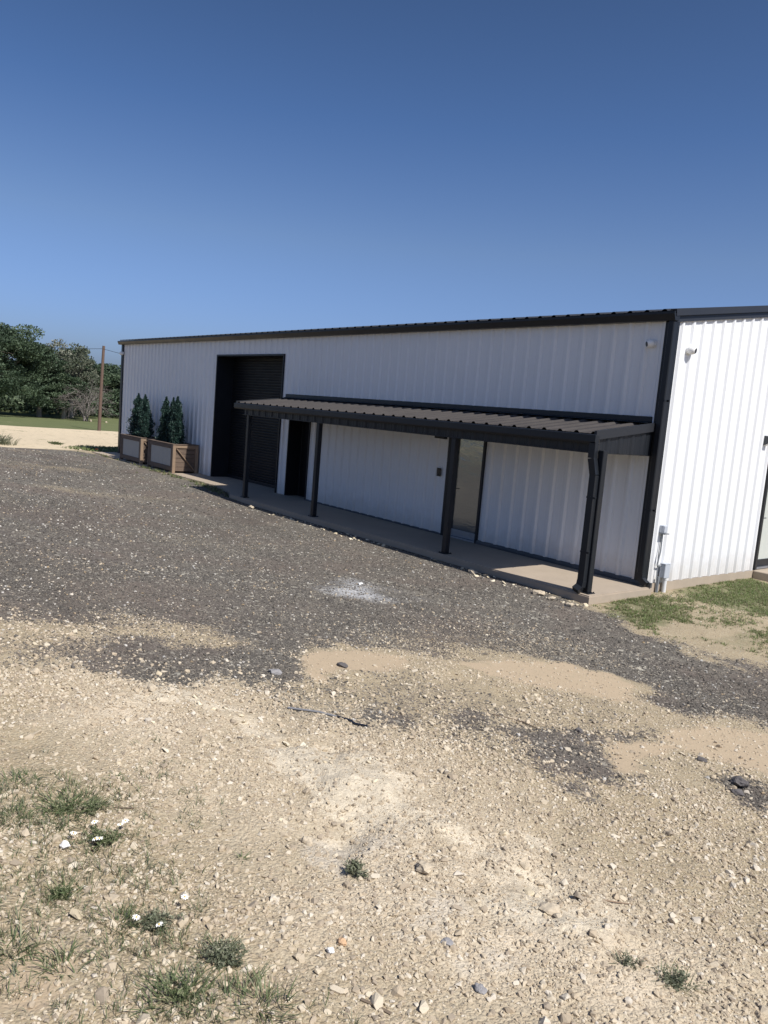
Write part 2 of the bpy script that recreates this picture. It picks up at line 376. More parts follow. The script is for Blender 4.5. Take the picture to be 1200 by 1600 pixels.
# ================================================================= small wall-mounted things
def camera_unit(name,label,loc,rz,tilt,pan):
    """white turret camera: wall disc, housing and dark lens face; local -Y points away from the wall"""
    t=thing(name,label,'security camera',loc,rz,'security cameras on the building'); t.scale=(1.1,1.1,1.1)
    b=MB(); b.tube([(0,0,0),(0,-.022,0),(0,-.03,0)],[.058,.056,.044],20); b.build('mounting_disc',M['plastic_w'],t,smooth=False)
    d=Vector((math.sin(pan)*math.cos(tilt),-math.cos(pan)*math.cos(tilt),-math.sin(tilt))); c=Vector((0,-.04,0))
    h=MB(); h.tube([c-d*.035,c-d*.022,c+d*.01,c+d*.045,c+d*.07,c+d*.077],[.03,.054,.062,.058,.046,.038],20); hs=h.build('housing',M['plastic_w'],t,smooth=True)
    l=MB(); l.tube([c+d*.074,c+d*.080],[.039,.035],20); l.build('lens_face',M['plastic_b'],hs)
    return t
camera_unit('security_camera','white turret camera on the shaded front wall near the right corner, below the eave',(-.33,-.001,3.79),0,R(12),R(-35))
camera_unit('security_camera','white turret camera on the sunlit end wall near the corner, casting a small shadow',(.001,.44,3.74),R(90),R(8),R(10))
camera_unit('security_camera','small white turret camera at the far left corner of the front wall',(-22.95,-.048,3.80),0,R(10),R(-50))
k=MB(); k.bbox(-.055,.055,-.022,0,-.085,.085,.006); k.bbox(-.04,.04,-.0265,-.0225,-.02,.065,.004)
kp=k.build('keypad',M['plastic_b'],None,(-4.905,-.033,1.27)); tag(kp,'small black access keypad on the white wall left of the glass door','keypad')
k=MB(); k.bbox(-.02,.02,-.0295,-.0268,-.068,-.035,.003); kk=k.build('card_reader',M['black'],kp)
t=thing('wall_light','slim black light fixture under the canopy above the keypad','light fixture',(-4.9,-.033,1.955))
k=MB(); k.bbox(-.15,.15,-.09,0,.0,.07,.008); k.build('housing',M['black'],t)
k=MB(); k.bbox(-.13,.13,-.08,-.012,-.006,-.0005,.002); k.build('lamp_cover',M['plastic_w'],t)
t=thing('wall_light','small black wedge-shaped floodlight on the sunlit end wall above its glass door','light fixture',(.003,3.41,2.45))
k=MB(); k.prism([(.0,-.09),(.0,.085),(.05,.085),(.13,.0),(.125,-.02)],'y',-.06,.06); k.build('housing',M['base'],t)
k=MB(); k.prism([(.012,-.088),(.118,-.03),(.118,-.034),(.012,-.096)],'y',-.05,.05); k.build('lamp_cover',M['plastic_w'],t)
# conduit
t=thing('utility_box','grey cable box on a white pipe at the foot of the sunlit end wall','utility box',(.03,.47,0))
k=MB(); k.bbox(.0,.10,-.075,.075,.11,.335,.008); k.bbox(-.001,.105,-.08,.08,.336,.35,.004); k.build('box_body',M['greybox'],t)
k=MB(); k.tube([(.055,.03,-.2),(.055,.03,.112)],.034,14); k.tube([(.055,.03,.08),(.055,.03,.1135)],.041,14); k.build('pipe',M['pvc'],t)
k=MB(); k.tube([(.03,-.13,-.2),(.03,-.13,.09),(.03,-.13,.13)],.022,10); k.tube([(.03,-.15,-.2),(.02,-.17,.1),(.0,-.165,.45),(-.01,-.14,.8),(0,-.11,.88)],.006,6); k.build('conduit_stub',M['greycable'],t)
t2=thing('junction_box','small grey outlet box with a cable hanging down the sunlit end wall','junction box',(.004,.335,.905))
k=MB(); k.bbox(.0,.075,-.05,.05,-.06,.065,.008); k.bbox(.0755,.085,-.045,.045,-.05,.055,.004); k.build('box_body',M['greybox'],t2)
k=MB(); k.box(.0,.11,-.055,.07,-.078,-.0605); k.build('cover_lip',M['greycable'],t2)
k=MB(); k.tube([(.04,-.01,-.06),(.045,-.012,-.2),(.05,-.02,-.36),(.05,-.05,-.5),(.045,-.06,-.585),(.045,-.02,-.60),(.045,.07,-.60)],.012,8); k.build('cable',M['greycable'],t2)

# ================================================================= slabs
def structure(o): o['kind']='structure'; return o
w=MB(); sl=[(-23.3,-.98),(-12.6,-1.06),(-11.6,-1.25),(-10.9,-1.60),(.17,-1.60),(.17,.004),(-23.3,.004)]
w.prism(sl,'z',-.45,0.0); o=w.build('walkway',M['conc'])
bm=bmesh.new(); bm.from_mesh(o.data); bmesh.ops.bevel(bm,geom=[e for e in bm.edges if all(v.co.z>-.01 for v in e.verts)],offset=.018,segments=2,affect='EDGES'); bm.to_mesh(o.data); bm.free(); structure(o)
# tooled joints cut as thin dark grooves are left to the slab edge; recess floors
w=MB(); w.box(-15.09,-11.32,.0056,.6,-.0055,-.001); w.box(-10.77,-9.85,.0056,.45,-.0055,-.001); w.box(-4.6,-3.7,.0056,.2,-.0055,-.001); structure(w.build('threshold_floor',M['conc']))
w=MB(); w.bbox(.031,1.35,3.60,5.3,-.4,.025,.015); structure(w.build('stoop',M['conc']))

# ================================================================= planters
def planter(label,x0,x1,y0=-.98,y1=-.13,h=.9):
    t=thing('planter_box',label,'planter',((x0+x1)/2,(y0+y1)/2,0),0,'wooden planter boxes'); ox,oy=(x0+x1)/2,(y0+y1)/2
    class MP(MB):
        def build(s,n,m,p,**k):
            s.v=[(a-ox,b-oy,c) for a,b,c in s.v]; return MB.build(s,n,m,p,**k)
    c=.10
    for px,py in ((x0,y0),(x1-c,y0),(x0,y1-c),(x1-c,y1-c)):
        w=MP(); w.bbox(px,px+c,py,py+c,.001,h-.026,.008); w.build('corner_post',M['woodlt'] if px>x0 else M['wood'],t)  # posts on the sun-facing end are coloured paler, as if lit
    w=MP(); w.bbox(x0+c,x1-c,y0+.012,y0+.06,h-.15,h-.027,.006); w.bbox(x0+c,x1-c,y0+.012,y0+.06,.06,.20,.006)
    w.bbox(x0+c+.001,x0+c+.09,y0+.014,y0+.058,.2005,h-.1505,.004); w.bbox(x1-c-.09,x1-c-.001,y0+.014,y0+.058,.2005,h-.1505,.004)
    w.build('front_frame',M['wood'],t)
    w=MP(); n=5; a,b=x0+c+.09,x1-c-.09
    for i in range(n):
        q=a+(b-a)*i/n; w.bbox(q+.003,a+(b-a)*(i+1)/n-.003,y0+.035,y0+.05,.201,h-.151,.003)
    w.build('inset_panel',M['greyboard'],t)
    for sx in (0,1):
        w=MP(); X0,X1=(x1-.06,x1-.03) if sx else (x0+.03,x0+.06); n=6
        for i in range(n):
            z0=.06+(h-.1)*i/n; w.bbox(X0,X1,y0+c,y1-c,z0+.004,.06+(h-.1)*(i+1)/n-.004,.004)
        sp=w.build('side_panel',M['wood'],t)
        w=MP(); xo=x1-.0295 if sx else x0+.005
        w.beam((xo+.012,y0+c+.02,h-.14),(xo+.012,y1-c-.03,.10),.022,.085,(1,0,0)); w.bbox(xo+.0,xo+.024,y0+c+.001,y1-c-.001,h-.12,h-.03,.004)
        w.build('brace',M['woodlt'] if sx else M['wood'],sp)  # brace on the sun-facing end also painted in the sunlit tone
    w=MP(); w.box(x0+.061,x1-.061,y1-.05,y1-.02,.06,h-.04); w.build('rear_panel',M['wood'],t)
    w=MP()
    w.bbox(x0-.012,x1+.012,y0-.012,y0+.105,h-.025,h,.006); w.bbox(x0-.012,x1+.012,y1-.105,y1+.012,h-.025,h,.006)
    w.bbox(x0-.012,x0+.105,y0+.106,y1-.106,h-.0245,h-.001,.006); w.bbox(x1-.105,x1+.012,y0+.106,y1-.106,h-.0245,h-.001,.006); w.build('top_rim',M['wood'],t)
    rp=random.Random(int(-x0*10)); bm=bmesh.new(); bmesh.ops.create_grid(bm,x_segments=24,y_segments=12,size=.5)
    for v in bm.verts: v.co=((x0+x1)/2+v.co.x*(x1-x0-.14),(y0+y1)/2+v.co.y*(y1-y0-.14),h-.13+rp.uniform(-.02,.03))
    w=MP(); w.frombm(bm); w.build('soil',M['soil'],t)
planter('cedar planter box with grey inset front, nearer the roll-up door, holding three slim evergreens',-17.86,-15.88)
planter('cedar planter box with grey inset front at the far left corner, holding two wider evergreens',-20.36,-18.47)

# ================================================================= foliage generators
def leaves_mesh(name,P,Nn,S,mat,seed,aspect=1.6,bend=.25,tone=None):
    """one folded leaf (two triangles) per point; P positions, Nn outward dirs, S sizes; stores a 'tone' per face"""
    rs=np.random.RandomState(seed); n=len(P)
    a=rs.normal(size=(n,3)); d=Nn+a*.55; d/=np.linalg.norm(d,axis=1)[:,None]+1e-9
    b=rs.normal(size=(n,3)); s=np.cross(d,b); s/=np.linalg.norm(s,axis=1)[:,None]+1e-9
    t=np.cross(d,s); S=S[:,None]
    base=P-d*S*.5; tip=P+d*S*.5; l=P+s*S*.5/aspect+t*S*bend*.5; r=P-s*S*.5/aspect+t*S*bend*.5
    V=np.stack([base,r,tip,l],1).reshape(-1,3)
    me=bpy.data.meshes.new(name); me.vertices.add(4*n); me.vertices.foreach_set('co',V.ravel().astype(np.float32))
    F=np.arange(4*n,dtype=np.int32).reshape(n,4); tri=np.concatenate([F[:,[0,1,2]],F[:,[0,2,3]]],1).reshape(-1)
    me.loops.add(6*n); me.loops.foreach_set('vertex_index',tri); me.polygons.add(2*n)
    me.polygons.foreach_set('loop_start',np.arange(0,6*n,3,dtype=np.int32)); me.polygons.foreach_set('loop_total',np.full(2*n,3,np.int32)); me.update(calc_edges=True)
    at=me.attributes.new('tone','FLOAT','FACE'); tn=rs.rand(n) if tone is None else tone
    at.data.foreach_set('value',np.repeat(tn,2).astype(np.float32)); me.materials.append(mat); me.validate()
    return me
def link_mesh(name,me,parent=None,loc=None):
    o=bpy.data.objects.new(name,me); COL.objects.link(o)
    if parent: o.parent=parent
    if loc is not None: o.location=loc
    return o
def conifer(label,x,y,z,h,r,seed,lean=(0,0)):
    t=thing('evergreen_shrub',label,'evergreen',(x,y,z),0,'narrow evergreens in the planters')
    rs=np.random.RandomState(seed); n=8500
    u=rs.rand(n)**1.25; prof=np.maximum(0,1-u**2.9)**.7*(.86+.14*np.minimum(1,u*5))*(.82+.18*np.sin(np.pi*np.minimum(u*1.6,1)))*np.where(u>.9,np.maximum(.2,(1-u)*6+.12),1)
    ang=rs.rand(n)*6.2832; lob=1+.24*np.sin(3*ang+u*9+seed*1.7)+.2*np.sin(5*ang-u*19+seed*2.3)+.12*np.sin(u*31+seed)
    rad=r*prof*lob*(rs.rand(n)**.38)
    # protruding sprays
    sp=rs.rand(n)<.05; rad=np.where(sp,rad*1.25+.02,rad)
    P=np.stack([rad*np.cos(ang)+lean[0]*u*h,rad*np.sin(ang)+lean[1]*u*h,u*h],1)
    Nn=np.stack([np.cos(ang)*.55,np.sin(ang)*.55,np.full(n,.9)],1); S=.035+.045*rs.rand(n)
    fol=link_mesh('foliage',leaves_mesh('foliage',P,Nn,S,M['conifer'],seed,2.1),t)
    w=MB(); w.tube([(0,0,-.12),(lean[0]*h*.5,lean[1]*h*.5,h*.5),(lean[0]*h*.9,lean[1]*h*.9,h*.92)],[.03,.02,.006],8); w.build('trunk',M['bark'],t)
zs=.76
conifer('slim dark evergreen with a thin top, leftmost of three in the nearer planter',-17.62,-.52,zs,1.55,.20,11)
conifer('slim dark evergreen in the middle of three in the nearer planter',-17.12,-.50,zs,1.54,.165,12)
conifer('fuller dark evergreen, rightmost of three in the nearer planter, with one twig sticking out',-16.62,-.55,zs,1.59,.205,13,(-.04,0))
conifer('broad dark evergreen, left one of two in the far corner planter',-19.98,-.52,zs,1.58,.26,14,(-.02,0))
conifer('dark evergreen leaning left, right one of two in the far corner planter',-19.2,-.55,zs,1.56,.25,15,(-.09,0))

def oak(name,label,seed,h,spread,leafm,barkm,trunk_h,n=15000,leaf=.17,gaps=.0,trunks=1,group='oaks at the edge of the field',density=1.,low=.0):
    """live oak: forked trunk, limbs and a crown of leaf clusters round the limb ends"""
    t=thing(name,label,'tree',(0,0,0),0,group); rs=np.random.RandomState(seed); rd=random.Random(seed)
    w=MB(); ends=[]
    for k in range(trunks):
        bx,by=((k-(trunks-1)/2)*.9+rd.uniform(-.2,.2),rd.uniform(-.3,.3)) if trunks>1 else (0,0)
        top=Vector((bx+rd.uniform(-.4,.4)*(1+k*.3),by+rd.uniform(-.3,.3),trunk_h))
        w.tube([(bx,by,-.4),(bx,by,.1),(bx*.9+top.x*.1,by,trunk_h*.5),top],[.34/trunks**.5,.25/trunks**.5,.19/trunks**.5,.17/trunks**.5],9)
        nl=7 if trunks==1 else 4
        for i in range(nl):
            a=6.283*(i+rd.random()*.7)/nl; rr_=spread*rd.uniform(.35,.75); zz=trunk_h+(h-trunk_h)*rd.uniform(.3,.8)
            e=Vector((top.x+rr_*math.cos(a),top.y+rr_*math.sin(a),zz)); mid=(top+e)/2+Vector((0,0,rd.uniform(.1,.5)))
            w.tube([top,mid,e],[.12,.075,.03],6); ends.append(e)
            for j in range(3):
                q=mid.lerp(e,rd.uniform(.2,.9)); e2=q+Vector((rd.uniform(-1,1),rd.uniform(-1,1),rd.uniform(-.3,.9)))*spread*.33
                w.tube([q,(q+e2)/2+Vector((0,0,.1)),e2],[.05,.03,.012],5); ends.append(e2)
    w.build('trunk',barkm,t)
    # crown lobes over an oblate dome + limb ends
    C=[];Rr=[]
    for e in ends: C.append(e); Rr.append(rd.uniform(.12,.22)*spread)
    for i in range(int(46*density)):
        a=rd.random()*6.283; v=rd.random()**.8; rr_=spread*math.sqrt(max(0,1-(v*.97)**2))*rd.uniform(.62,.98); zz=trunk_h+low+(h-trunk_h-low)*v*.95
        C.append(Vector((rr_*math.cos(a),rr_*math.sin(a),zz))); Rr.append(rd.uniform(.12,.24)*spread)
    C=np.array([c[:] for c in C]); Rr=np.array(Rr); wgt=Rr**2; idx=rs.choice(len(C),n,p=wgt/wgt.sum())
    d=rs.normal(size=(n,3)); d/=np.linalg.norm(d,axis=1)[:,None]; rad=Rr[idx]*rs.rand(n)**.4
    P=C[idx]+d*rad[:,None]*np.array([1.1,1.1,.72]); ok=P[:,2]>trunk_h*.45; P=P[ok]; d=d[ok]
    S=leaf*(.6+.8*rs.rand(len(P)))
    # clumps keep one tone each so the crown shows light and dark tufts
    tone=np.clip(rs.rand(len(C))[idx[ok]]*.6+rs.rand(len(P))*.4,0,1)
    link_mesh('crown',leaves_mesh('crown',P,d*.7+np.array([0,0,.35]),S,leafm,seed,1.5,.3,tone),t)
    return t
def smooth(t):
    t=np.clip(t,0,1); return t*t*(3-2*t)
def vnoise(x,y,f,seed):
    x=np.asarray(x,float)*f+seed*17.3; y=np.asarray(y,float)*f-seed*9.1
    xi=np.floor(x).astype(np.int64); yi=np.floor(y).astype(np.int64)
    u=x-xi; v=y-yi; u=u*u*(3-2*u); v=v*v*(3-2*v)
    def h(a,b):
        n=(a*374761393+b*668265263+seed*974711)&0x7fffffff
        n=((n^(n>>13))*1274126177)&0x7fffffff
        return ((n^(n>>16))&0xffff)/65535.0
    return (h(xi,yi)*(1-u)+h(xi+1,yi)*u)*(1-v)+(h(xi,yi+1)*(1-u)+h(xi+1,yi+1)*u)*v-0.5
def terrain(x,y,rough=True):
    x=np.asarray(x,float); y=np.asarray(y,float)
    s=-1.6-y
    z=-0.11+0.08*smooth((-9.5-x)/3.5)-0.03*smooth((x+1.0)/2)
    z=z+0.85*smooth((s-1.0)/9.0)*(1-smooth((-20-x)/10))
    z=z-0.6*smooth((-24.5-x)/22)
    if rough:
        z=z+0.05*vnoise(x,y,0.45,1)*smooth(s/3)+0.03*vnoise(x,y,1.3,2)*smooth(s/1.5)
    return z
# ================================================================= TERRAIN
CAMP=(6.7624,-10.9312,2.3789)
POLY=dict(
 dark=[(-24.5,-3.93),(-23.75,-1.87),(-23.1,-1.12),(-20.49,-.99),(-15.7,-1.02),(-12.5,-1.1),(-11.3,-1.4),(-10.7,-1.45),(-.6,-1.45),(.04,-1.72),(.61,-1.75),(1.1,-2.1),(1.36,-2.32),(2.0,-2.28),(2.48,-2.26),(3.02,-2.14),(6,-1.6),(7.5,-3),(3.93,-4.11),(3.63,-4.32),(3.51,-4.59),(3.27,-4.66),(3.07,-4.76),(2.64,-4.25),(2.24,-4.17),(1.92,-4.5),(1.63,-5.07),(1.67,-5.84),(1.54,-6.22),(1.39,-6.71),(1.36,-7.12),(1.74,-7.56),(2.17,-7.92),(2.07,-8.16),(2.3,-8.62),(2.19,-8.93),(1.92,-9.17),(1.78,-9.49),(1.7,-9.77),(1.1,-12),(-2,-15),(-24,-13)],
 sand1=[(2.0,-7.75),(1.67,-7.46),(1.4,-7.14),(1.43,-6.74),(1.62,-6.29),(1.96,-6.55),(2.06,-6.95),(1.95,-7.26),(2.19,-7.68)],
 sand2=[(1.79,-5.95),(1.72,-5.07),(2.0,-4.5),(2.35,-4.22),(2.69,-4.33),(3.07,-4.76),(3.02,-5.08),(2.71,-5.23),(2.53,-5.55),(2.26,-5.76)],
 sand3=[(3.97,-6.55),(3.77,-5.98),(3.66,-5.11),(3.68,-4.53),(4.0,-4.26),(6.5,-3.6),(6.5,-4.6),(4.52,-5.41),(4.26,-5.55),(4.0,-5.71),(3.95,-6.14)],
 sand4=[(4.05,-6.64),(3.93,-6.22),(4.11,-6.39),(4.26,-6.84)],
 clump1=[(3.47,-6.82),(3.42,-6.33),(3.58,-6.15),(3.66,-5.77),(3.81,-5.92),(3.88,-6.35),(4.05,-6.45),(4.25,-6.86),(4.19,-7.08),(4.01,-7.09),(3.76,-7.04)],
 clump2=[(3.15,-7.32),(3.01,-6.93),(3.13,-6.74),(3.36,-7.09),(3.38,-7.36)],
 clump3=[(4.47,-5.97),(4.5,-5.66),(4.65,-5.7),(4.82,-6.08),(4.7,-6.18)],
 clump4=[(2.13,-8.19),(1.92,-7.85),(2.08,-7.78),(2.36,-7.91),(2.4,-8.2)],
 clump5=[(2.94,-7.89),(2.87,-7.49),(3.15,-7.32),(3.21,-7.67)],
 mix=[(2.17,-7.84),(2.03,-6.64),(2.52,-5.88),(3.17,-4.91),(3.65,-5.8),(4.28,-6.94),(4.09,-7.32),(3.5,-7.59),(3.2,-8.08),(2.75,-8.45),(2.38,-8.43)],
 dusty=[(.7,-9.55),(.51,-9.04),(.42,-8.53),(.84,-8.08),(.99,-7.42),(1.4,-7.66),(1.36,-8.32),(1.15,-8.85),(1.28,-9.43),(1.29,-9.68)],
 rock1=[(2.37,-9.33),(2.19,-8.93),(2.35,-8.65),(2.62,-8.47),(3.08,-8.43),(3.65,-8.42),(4.0,-8.35),(4.36,-8.33),(4.67,-8.32),(4.98,-8.38),(5.21,-8.49),(5.27,-8.64),(5.09,-8.68),(4.89,-8.72),(4.67,-8.79),(4.47,-8.9),(4.34,-9.08),(4.11,-9.09),(3.92,-8.86),(3.53,-8.88),(3.07,-8.93),(2.69,-9.11)],
 grey1=[(4.16,-9.09),(4.15,-8.87),(4.33,-8.79),(4.48,-8.94),(4.48,-9.14),(4.35,-9.18)],
 grey2=[(4.81,-9.12),(4.81,-8.92),(4.89,-8.83),(4.98,-9.02),(4.95,-9.18)],
 grey3=[(5.03,-9.16),(5.09,-8.96),(5.22,-8.93),(5.24,-9.15),(5.15,-9.23)],
 palezone=[(1.9,-9.6),(2.1,-9.1),(2.9,-8.9),(3.5,-9.1),(4.0,-9.4),(3.4,-9.6),(2.6,-9.8)],
 cornerlawn=[(-26.5,-1.1),(-23.6,-1.0),(-23.4,.3),(-23.3,3),(-26,2.6)],
 lawn4=[(.26,-.7),(.12,1.2),(1.6,1.0),(2.3,-.1),(1.5,-1.0)],
 white=[(-1.92,-4.88),(-2.54,-3.99),(-2.0,-3.91),(-1.19,-4.04),(-.71,-4.71),(-1.01,-5.1)],
 lawn1=[(.29,-1.52),(.2,-.4),(.36,.11),(.99,-.57),(1.29,-1.07),(1.1,-1.71),(.68,-1.76)],
 lawn2=[(.10,.82),(.08,2.22),(.06,3.55),(1.4,3.5),(2.2,2.2),(3.4,1.3),(2.6,.7),(1.58,.60),(1.1,.35),(.58,.3)],
 lawn3=[(1.96,-1.61),(1.94,-.56),(2.18,-.35),(2.57,-1.18),(2.26,-1.69)],
 verge=[(-22.93,-1.0),(-19.57,-.99),(-15.67,-1.05),(-12.6,-1.1),(-11.3,-1.4),(-10.7,-1.62),(-11.49,-1.65),(-13.99,-1.35),(-17.2,-1.2),(-20.8,-1.15)],
 weeds=[(3.15,-10.1),(3.27,-9.96),(3.69,-9.87),(4.04,-9.84),(4.37,-9.82),(4.6,-9.76),(4.88,-9.7),(5.12,-9.72),(5.4,-9.9),(5.2,-10.9),(4.2,-11.5),(2.6,-11.2)],
 silt=[(4.46,-10.39),(4.43,-10.31),(4.52,-10.22),(4.72,-10.26),(4.77,-10.36),(4.72,-10.45)],
)
for c_,f_ in (('clump1',1.28),('clump2',1.3),('clump3',1.3),('clump5',1.3)):
    mx_=sum(p[0] for p in POLY[c_])/len(POLY[c_]); my_=sum(p[1] for p in POLY[c_])/len(POLY[c_]); POLY[c_]=[(mx_+(a-mx_)*f_,my_+(b-my_)*f_) for a,b in POLY[c_]]
def sdist(x,y,poly):
    """signed distance, positive inside"""
    d=np.full(x.shape,1e9); ins=np.zeros(x.shape,bool); n=len(poly)
    for i in range(n):
        ax,ay=poly[i]; bx,by=poly[(i+1)%n]; ex,ey=bx-ax,by-ay; px,py=x-ax,y-ay
        t=np.clip((px*ex+py*ey)/(ex*ex+ey*ey+1e-12),0,1); d=np.minimum(d,(px-t*ex)**2+(py-t*ey)**2)
        c=((ay>y)!=(by>y)); 
        with np.errstate(divide='ignore',invalid='ignore'): ins^=c&(x<(bx-ax)*(y-ay)/((by-ay) if by!=ay else 1e-12)+ax)
    return np.where(ins,1,-1)*np.sqrt(d)
def pm(x,y,name,wd,amp=1.):
    """soft 0..1 membership with an uneven outline"""
    p=np.array(POLY[name]); out=np.zeros(x.shape); r=2*wd
    k=(x>p[:,0].min()-r)&(x<p[:,0].max()+r)&(y>p[:,1].min()-r)&(y<p[:,1].max()+r)
    if k.any():
        xx,yy=x[k],y[k]; s=sdist(xx,yy,POLY[name])+amp*wd*(vnoise(xx,yy,.9/wd,7)*.9+vnoise(xx,yy,2.3/wd,8)*.6)
        out[k]=np.clip(.5+s/wd,0,1)
    return out
def masks(x,y):
    m={}
    sand=np.maximum.reduce([pm(x,y,'sand1',.14),pm(x,y,'sand2',.22),pm(x,y,'sand3',.25),pm(x,y,'sand4',.1)])
    dk=pm(x,y,'dark',.42,1.25)
    dk=np.maximum(dk,pm(x,y,'mix',.5)*.36)
    for c,wd,a in (('clump1',.30,1.15),('clump2',.25,.85),('clump3',.22,.9),('clump4',.25,.75),('clump5',.3,.75)): dk=np.maximum(dk,pm(x,y,c,wd)*a)
    far=smooth((x+24.2)/-.6+.0)
    dk=dk*(1-.72*pm(x,y,'dusty',.45,1.3))*(1-.9*sand)
    dk=dk*(1-.5*np.clip(vnoise(x,y,.5,21)*2.6-.2,0,1))
    m['dark']=np.clip(dk,0,1); m['sand']=np.maximum(sand,pm(x,y,'silt',.12)*.9)
    m['rock']=pm(x,y,'rock1',.42,1.7); m['grey']=np.maximum.reduce([pm(x,y,'grey1',.2),pm(x,y,'grey2',.15),pm(x,y,'grey3',.2)])
    m['pale']=np.maximum(pm(x,y,'rock1',1.5,.8),pm(x,y,'palezone',.8,1.))
    m['white']=pm(x,y,'white',1.1,1.)
    m['lawn']=np.maximum.reduce([pm(x,y,'lawn1',.4),pm(x,y,'lawn2',.5),pm(x,y,'lawn3',.4)*.55,pm(x,y,'cornerlawn',.8)*.9,pm(x,y,'lawn4',.7)*.4,pm(x,y,'verge',.16)*.55,pm(x,y,'weeds',.5)*.16])
    edge=-51.5+.12*(y-2)+1.2*vnoise(x,y,.35,31)
    m['field']=smooth((edge-x)/1.2)
    m['farsand']=smooth((-24.0-x)/.5)*(1-m['field'])
    return m
def slab_in(x,y): return sdist(x,y,[(-23.3,-.98),(-12.6,-1.06),(-11.6,-1.25),(-10.9,-1.60),(.17,-1.60),(.17,0),(.0,0),(.0,WID),(LX,WID),(LX,0),(-23.3,0)])
def axis_lines(c,lo,hi,d0,k):
    a=[c]
    while a[-1]<hi: a.append(a[-1]+max(d0,k*(a[-1]-c)))
    b=[c]
    while b[-1]>lo: b.append(b[-1]-max(d0,k*(c-b[-1])))
    return np.array(b[:0:-1]+a)
gx=axis_lines(5.2,-420,300,.04,.0145); gy=axis_lines(-9.6,-300,420,.04,.0145)
X,Y=np.meshgrid(gx,gy,indexing='xy'); X=X.ravel(); Y=Y.ravel(); nx,ny=len(gx),len(gy)
Z=terrain(X,Y)
near=(np.hypot(X-5,Y+9.3)<9)
mk=masks(X,Y)
# small real relief: lumps of rubble, ledges of bedrock, smooth hollows of silt
Z=Z+np.where(near,(.026*vnoise(X,Y,4.5,3)+.017*vnoise(X,Y,10,4))*(1-.85*mk['sand']),0)+.03*mk['rock']*(.5+vnoise(X,Y,2.2,5))
_t=(vnoise(X,Y,1.7,66)+.55*vnoise(X,Y,4.3,67)+.25*vnoise(X,Y,9,68))*4.2; Z=Z+np.where(near,.030*mk['rock']*(np.floor(_t)+smooth((_t-np.floor(_t)-.72)/.28)),0)
k=(X>-26)&(X<3)&(Y>-4)&(Y<17); s_=np.full(X.shape,-9.); s_[k]=slab_in(X[k],Y[k]); Z=np.where(s_>.06,-.40,Z)
def build_ground():
    me=bpy.data.meshes.new('ground'); V=np.stack([X,Y,Z],1).astype(np.float32)
    me.vertices.add(len(V)); me.vertices.foreach_set('co',V.ravel())
    i=np.arange((nx-1)*(ny-1)); a=(i//(nx-1))*nx+i%(nx-1); F=np.stack([a,a+1,a+1+nx,a+nx],1).astype(np.int32)
    me.loops.add(F.size); me.loops.foreach_set('vertex_index',F.ravel()); me.polygons.add(len(F))
    me.polygons.foreach_set('loop_start',np.arange(0,F.size,4,dtype=np.int32)); me.polygons.foreach_set('loop_total',np.full(len(F),4,np.int32))
    me.polygons.foreach_set('use_smooth',np.ones(len(F),bool)); me.update(calc_edges=True)
    for n_,v in mk.items():
        at=me.attributes.new('m_'+n_,'FLOAT','POINT'); at.data.foreach_set('value',v.astype(np.float32))
    me.materials.append(ground_mat()); o=link_mesh('ground',me); structure(o); return o
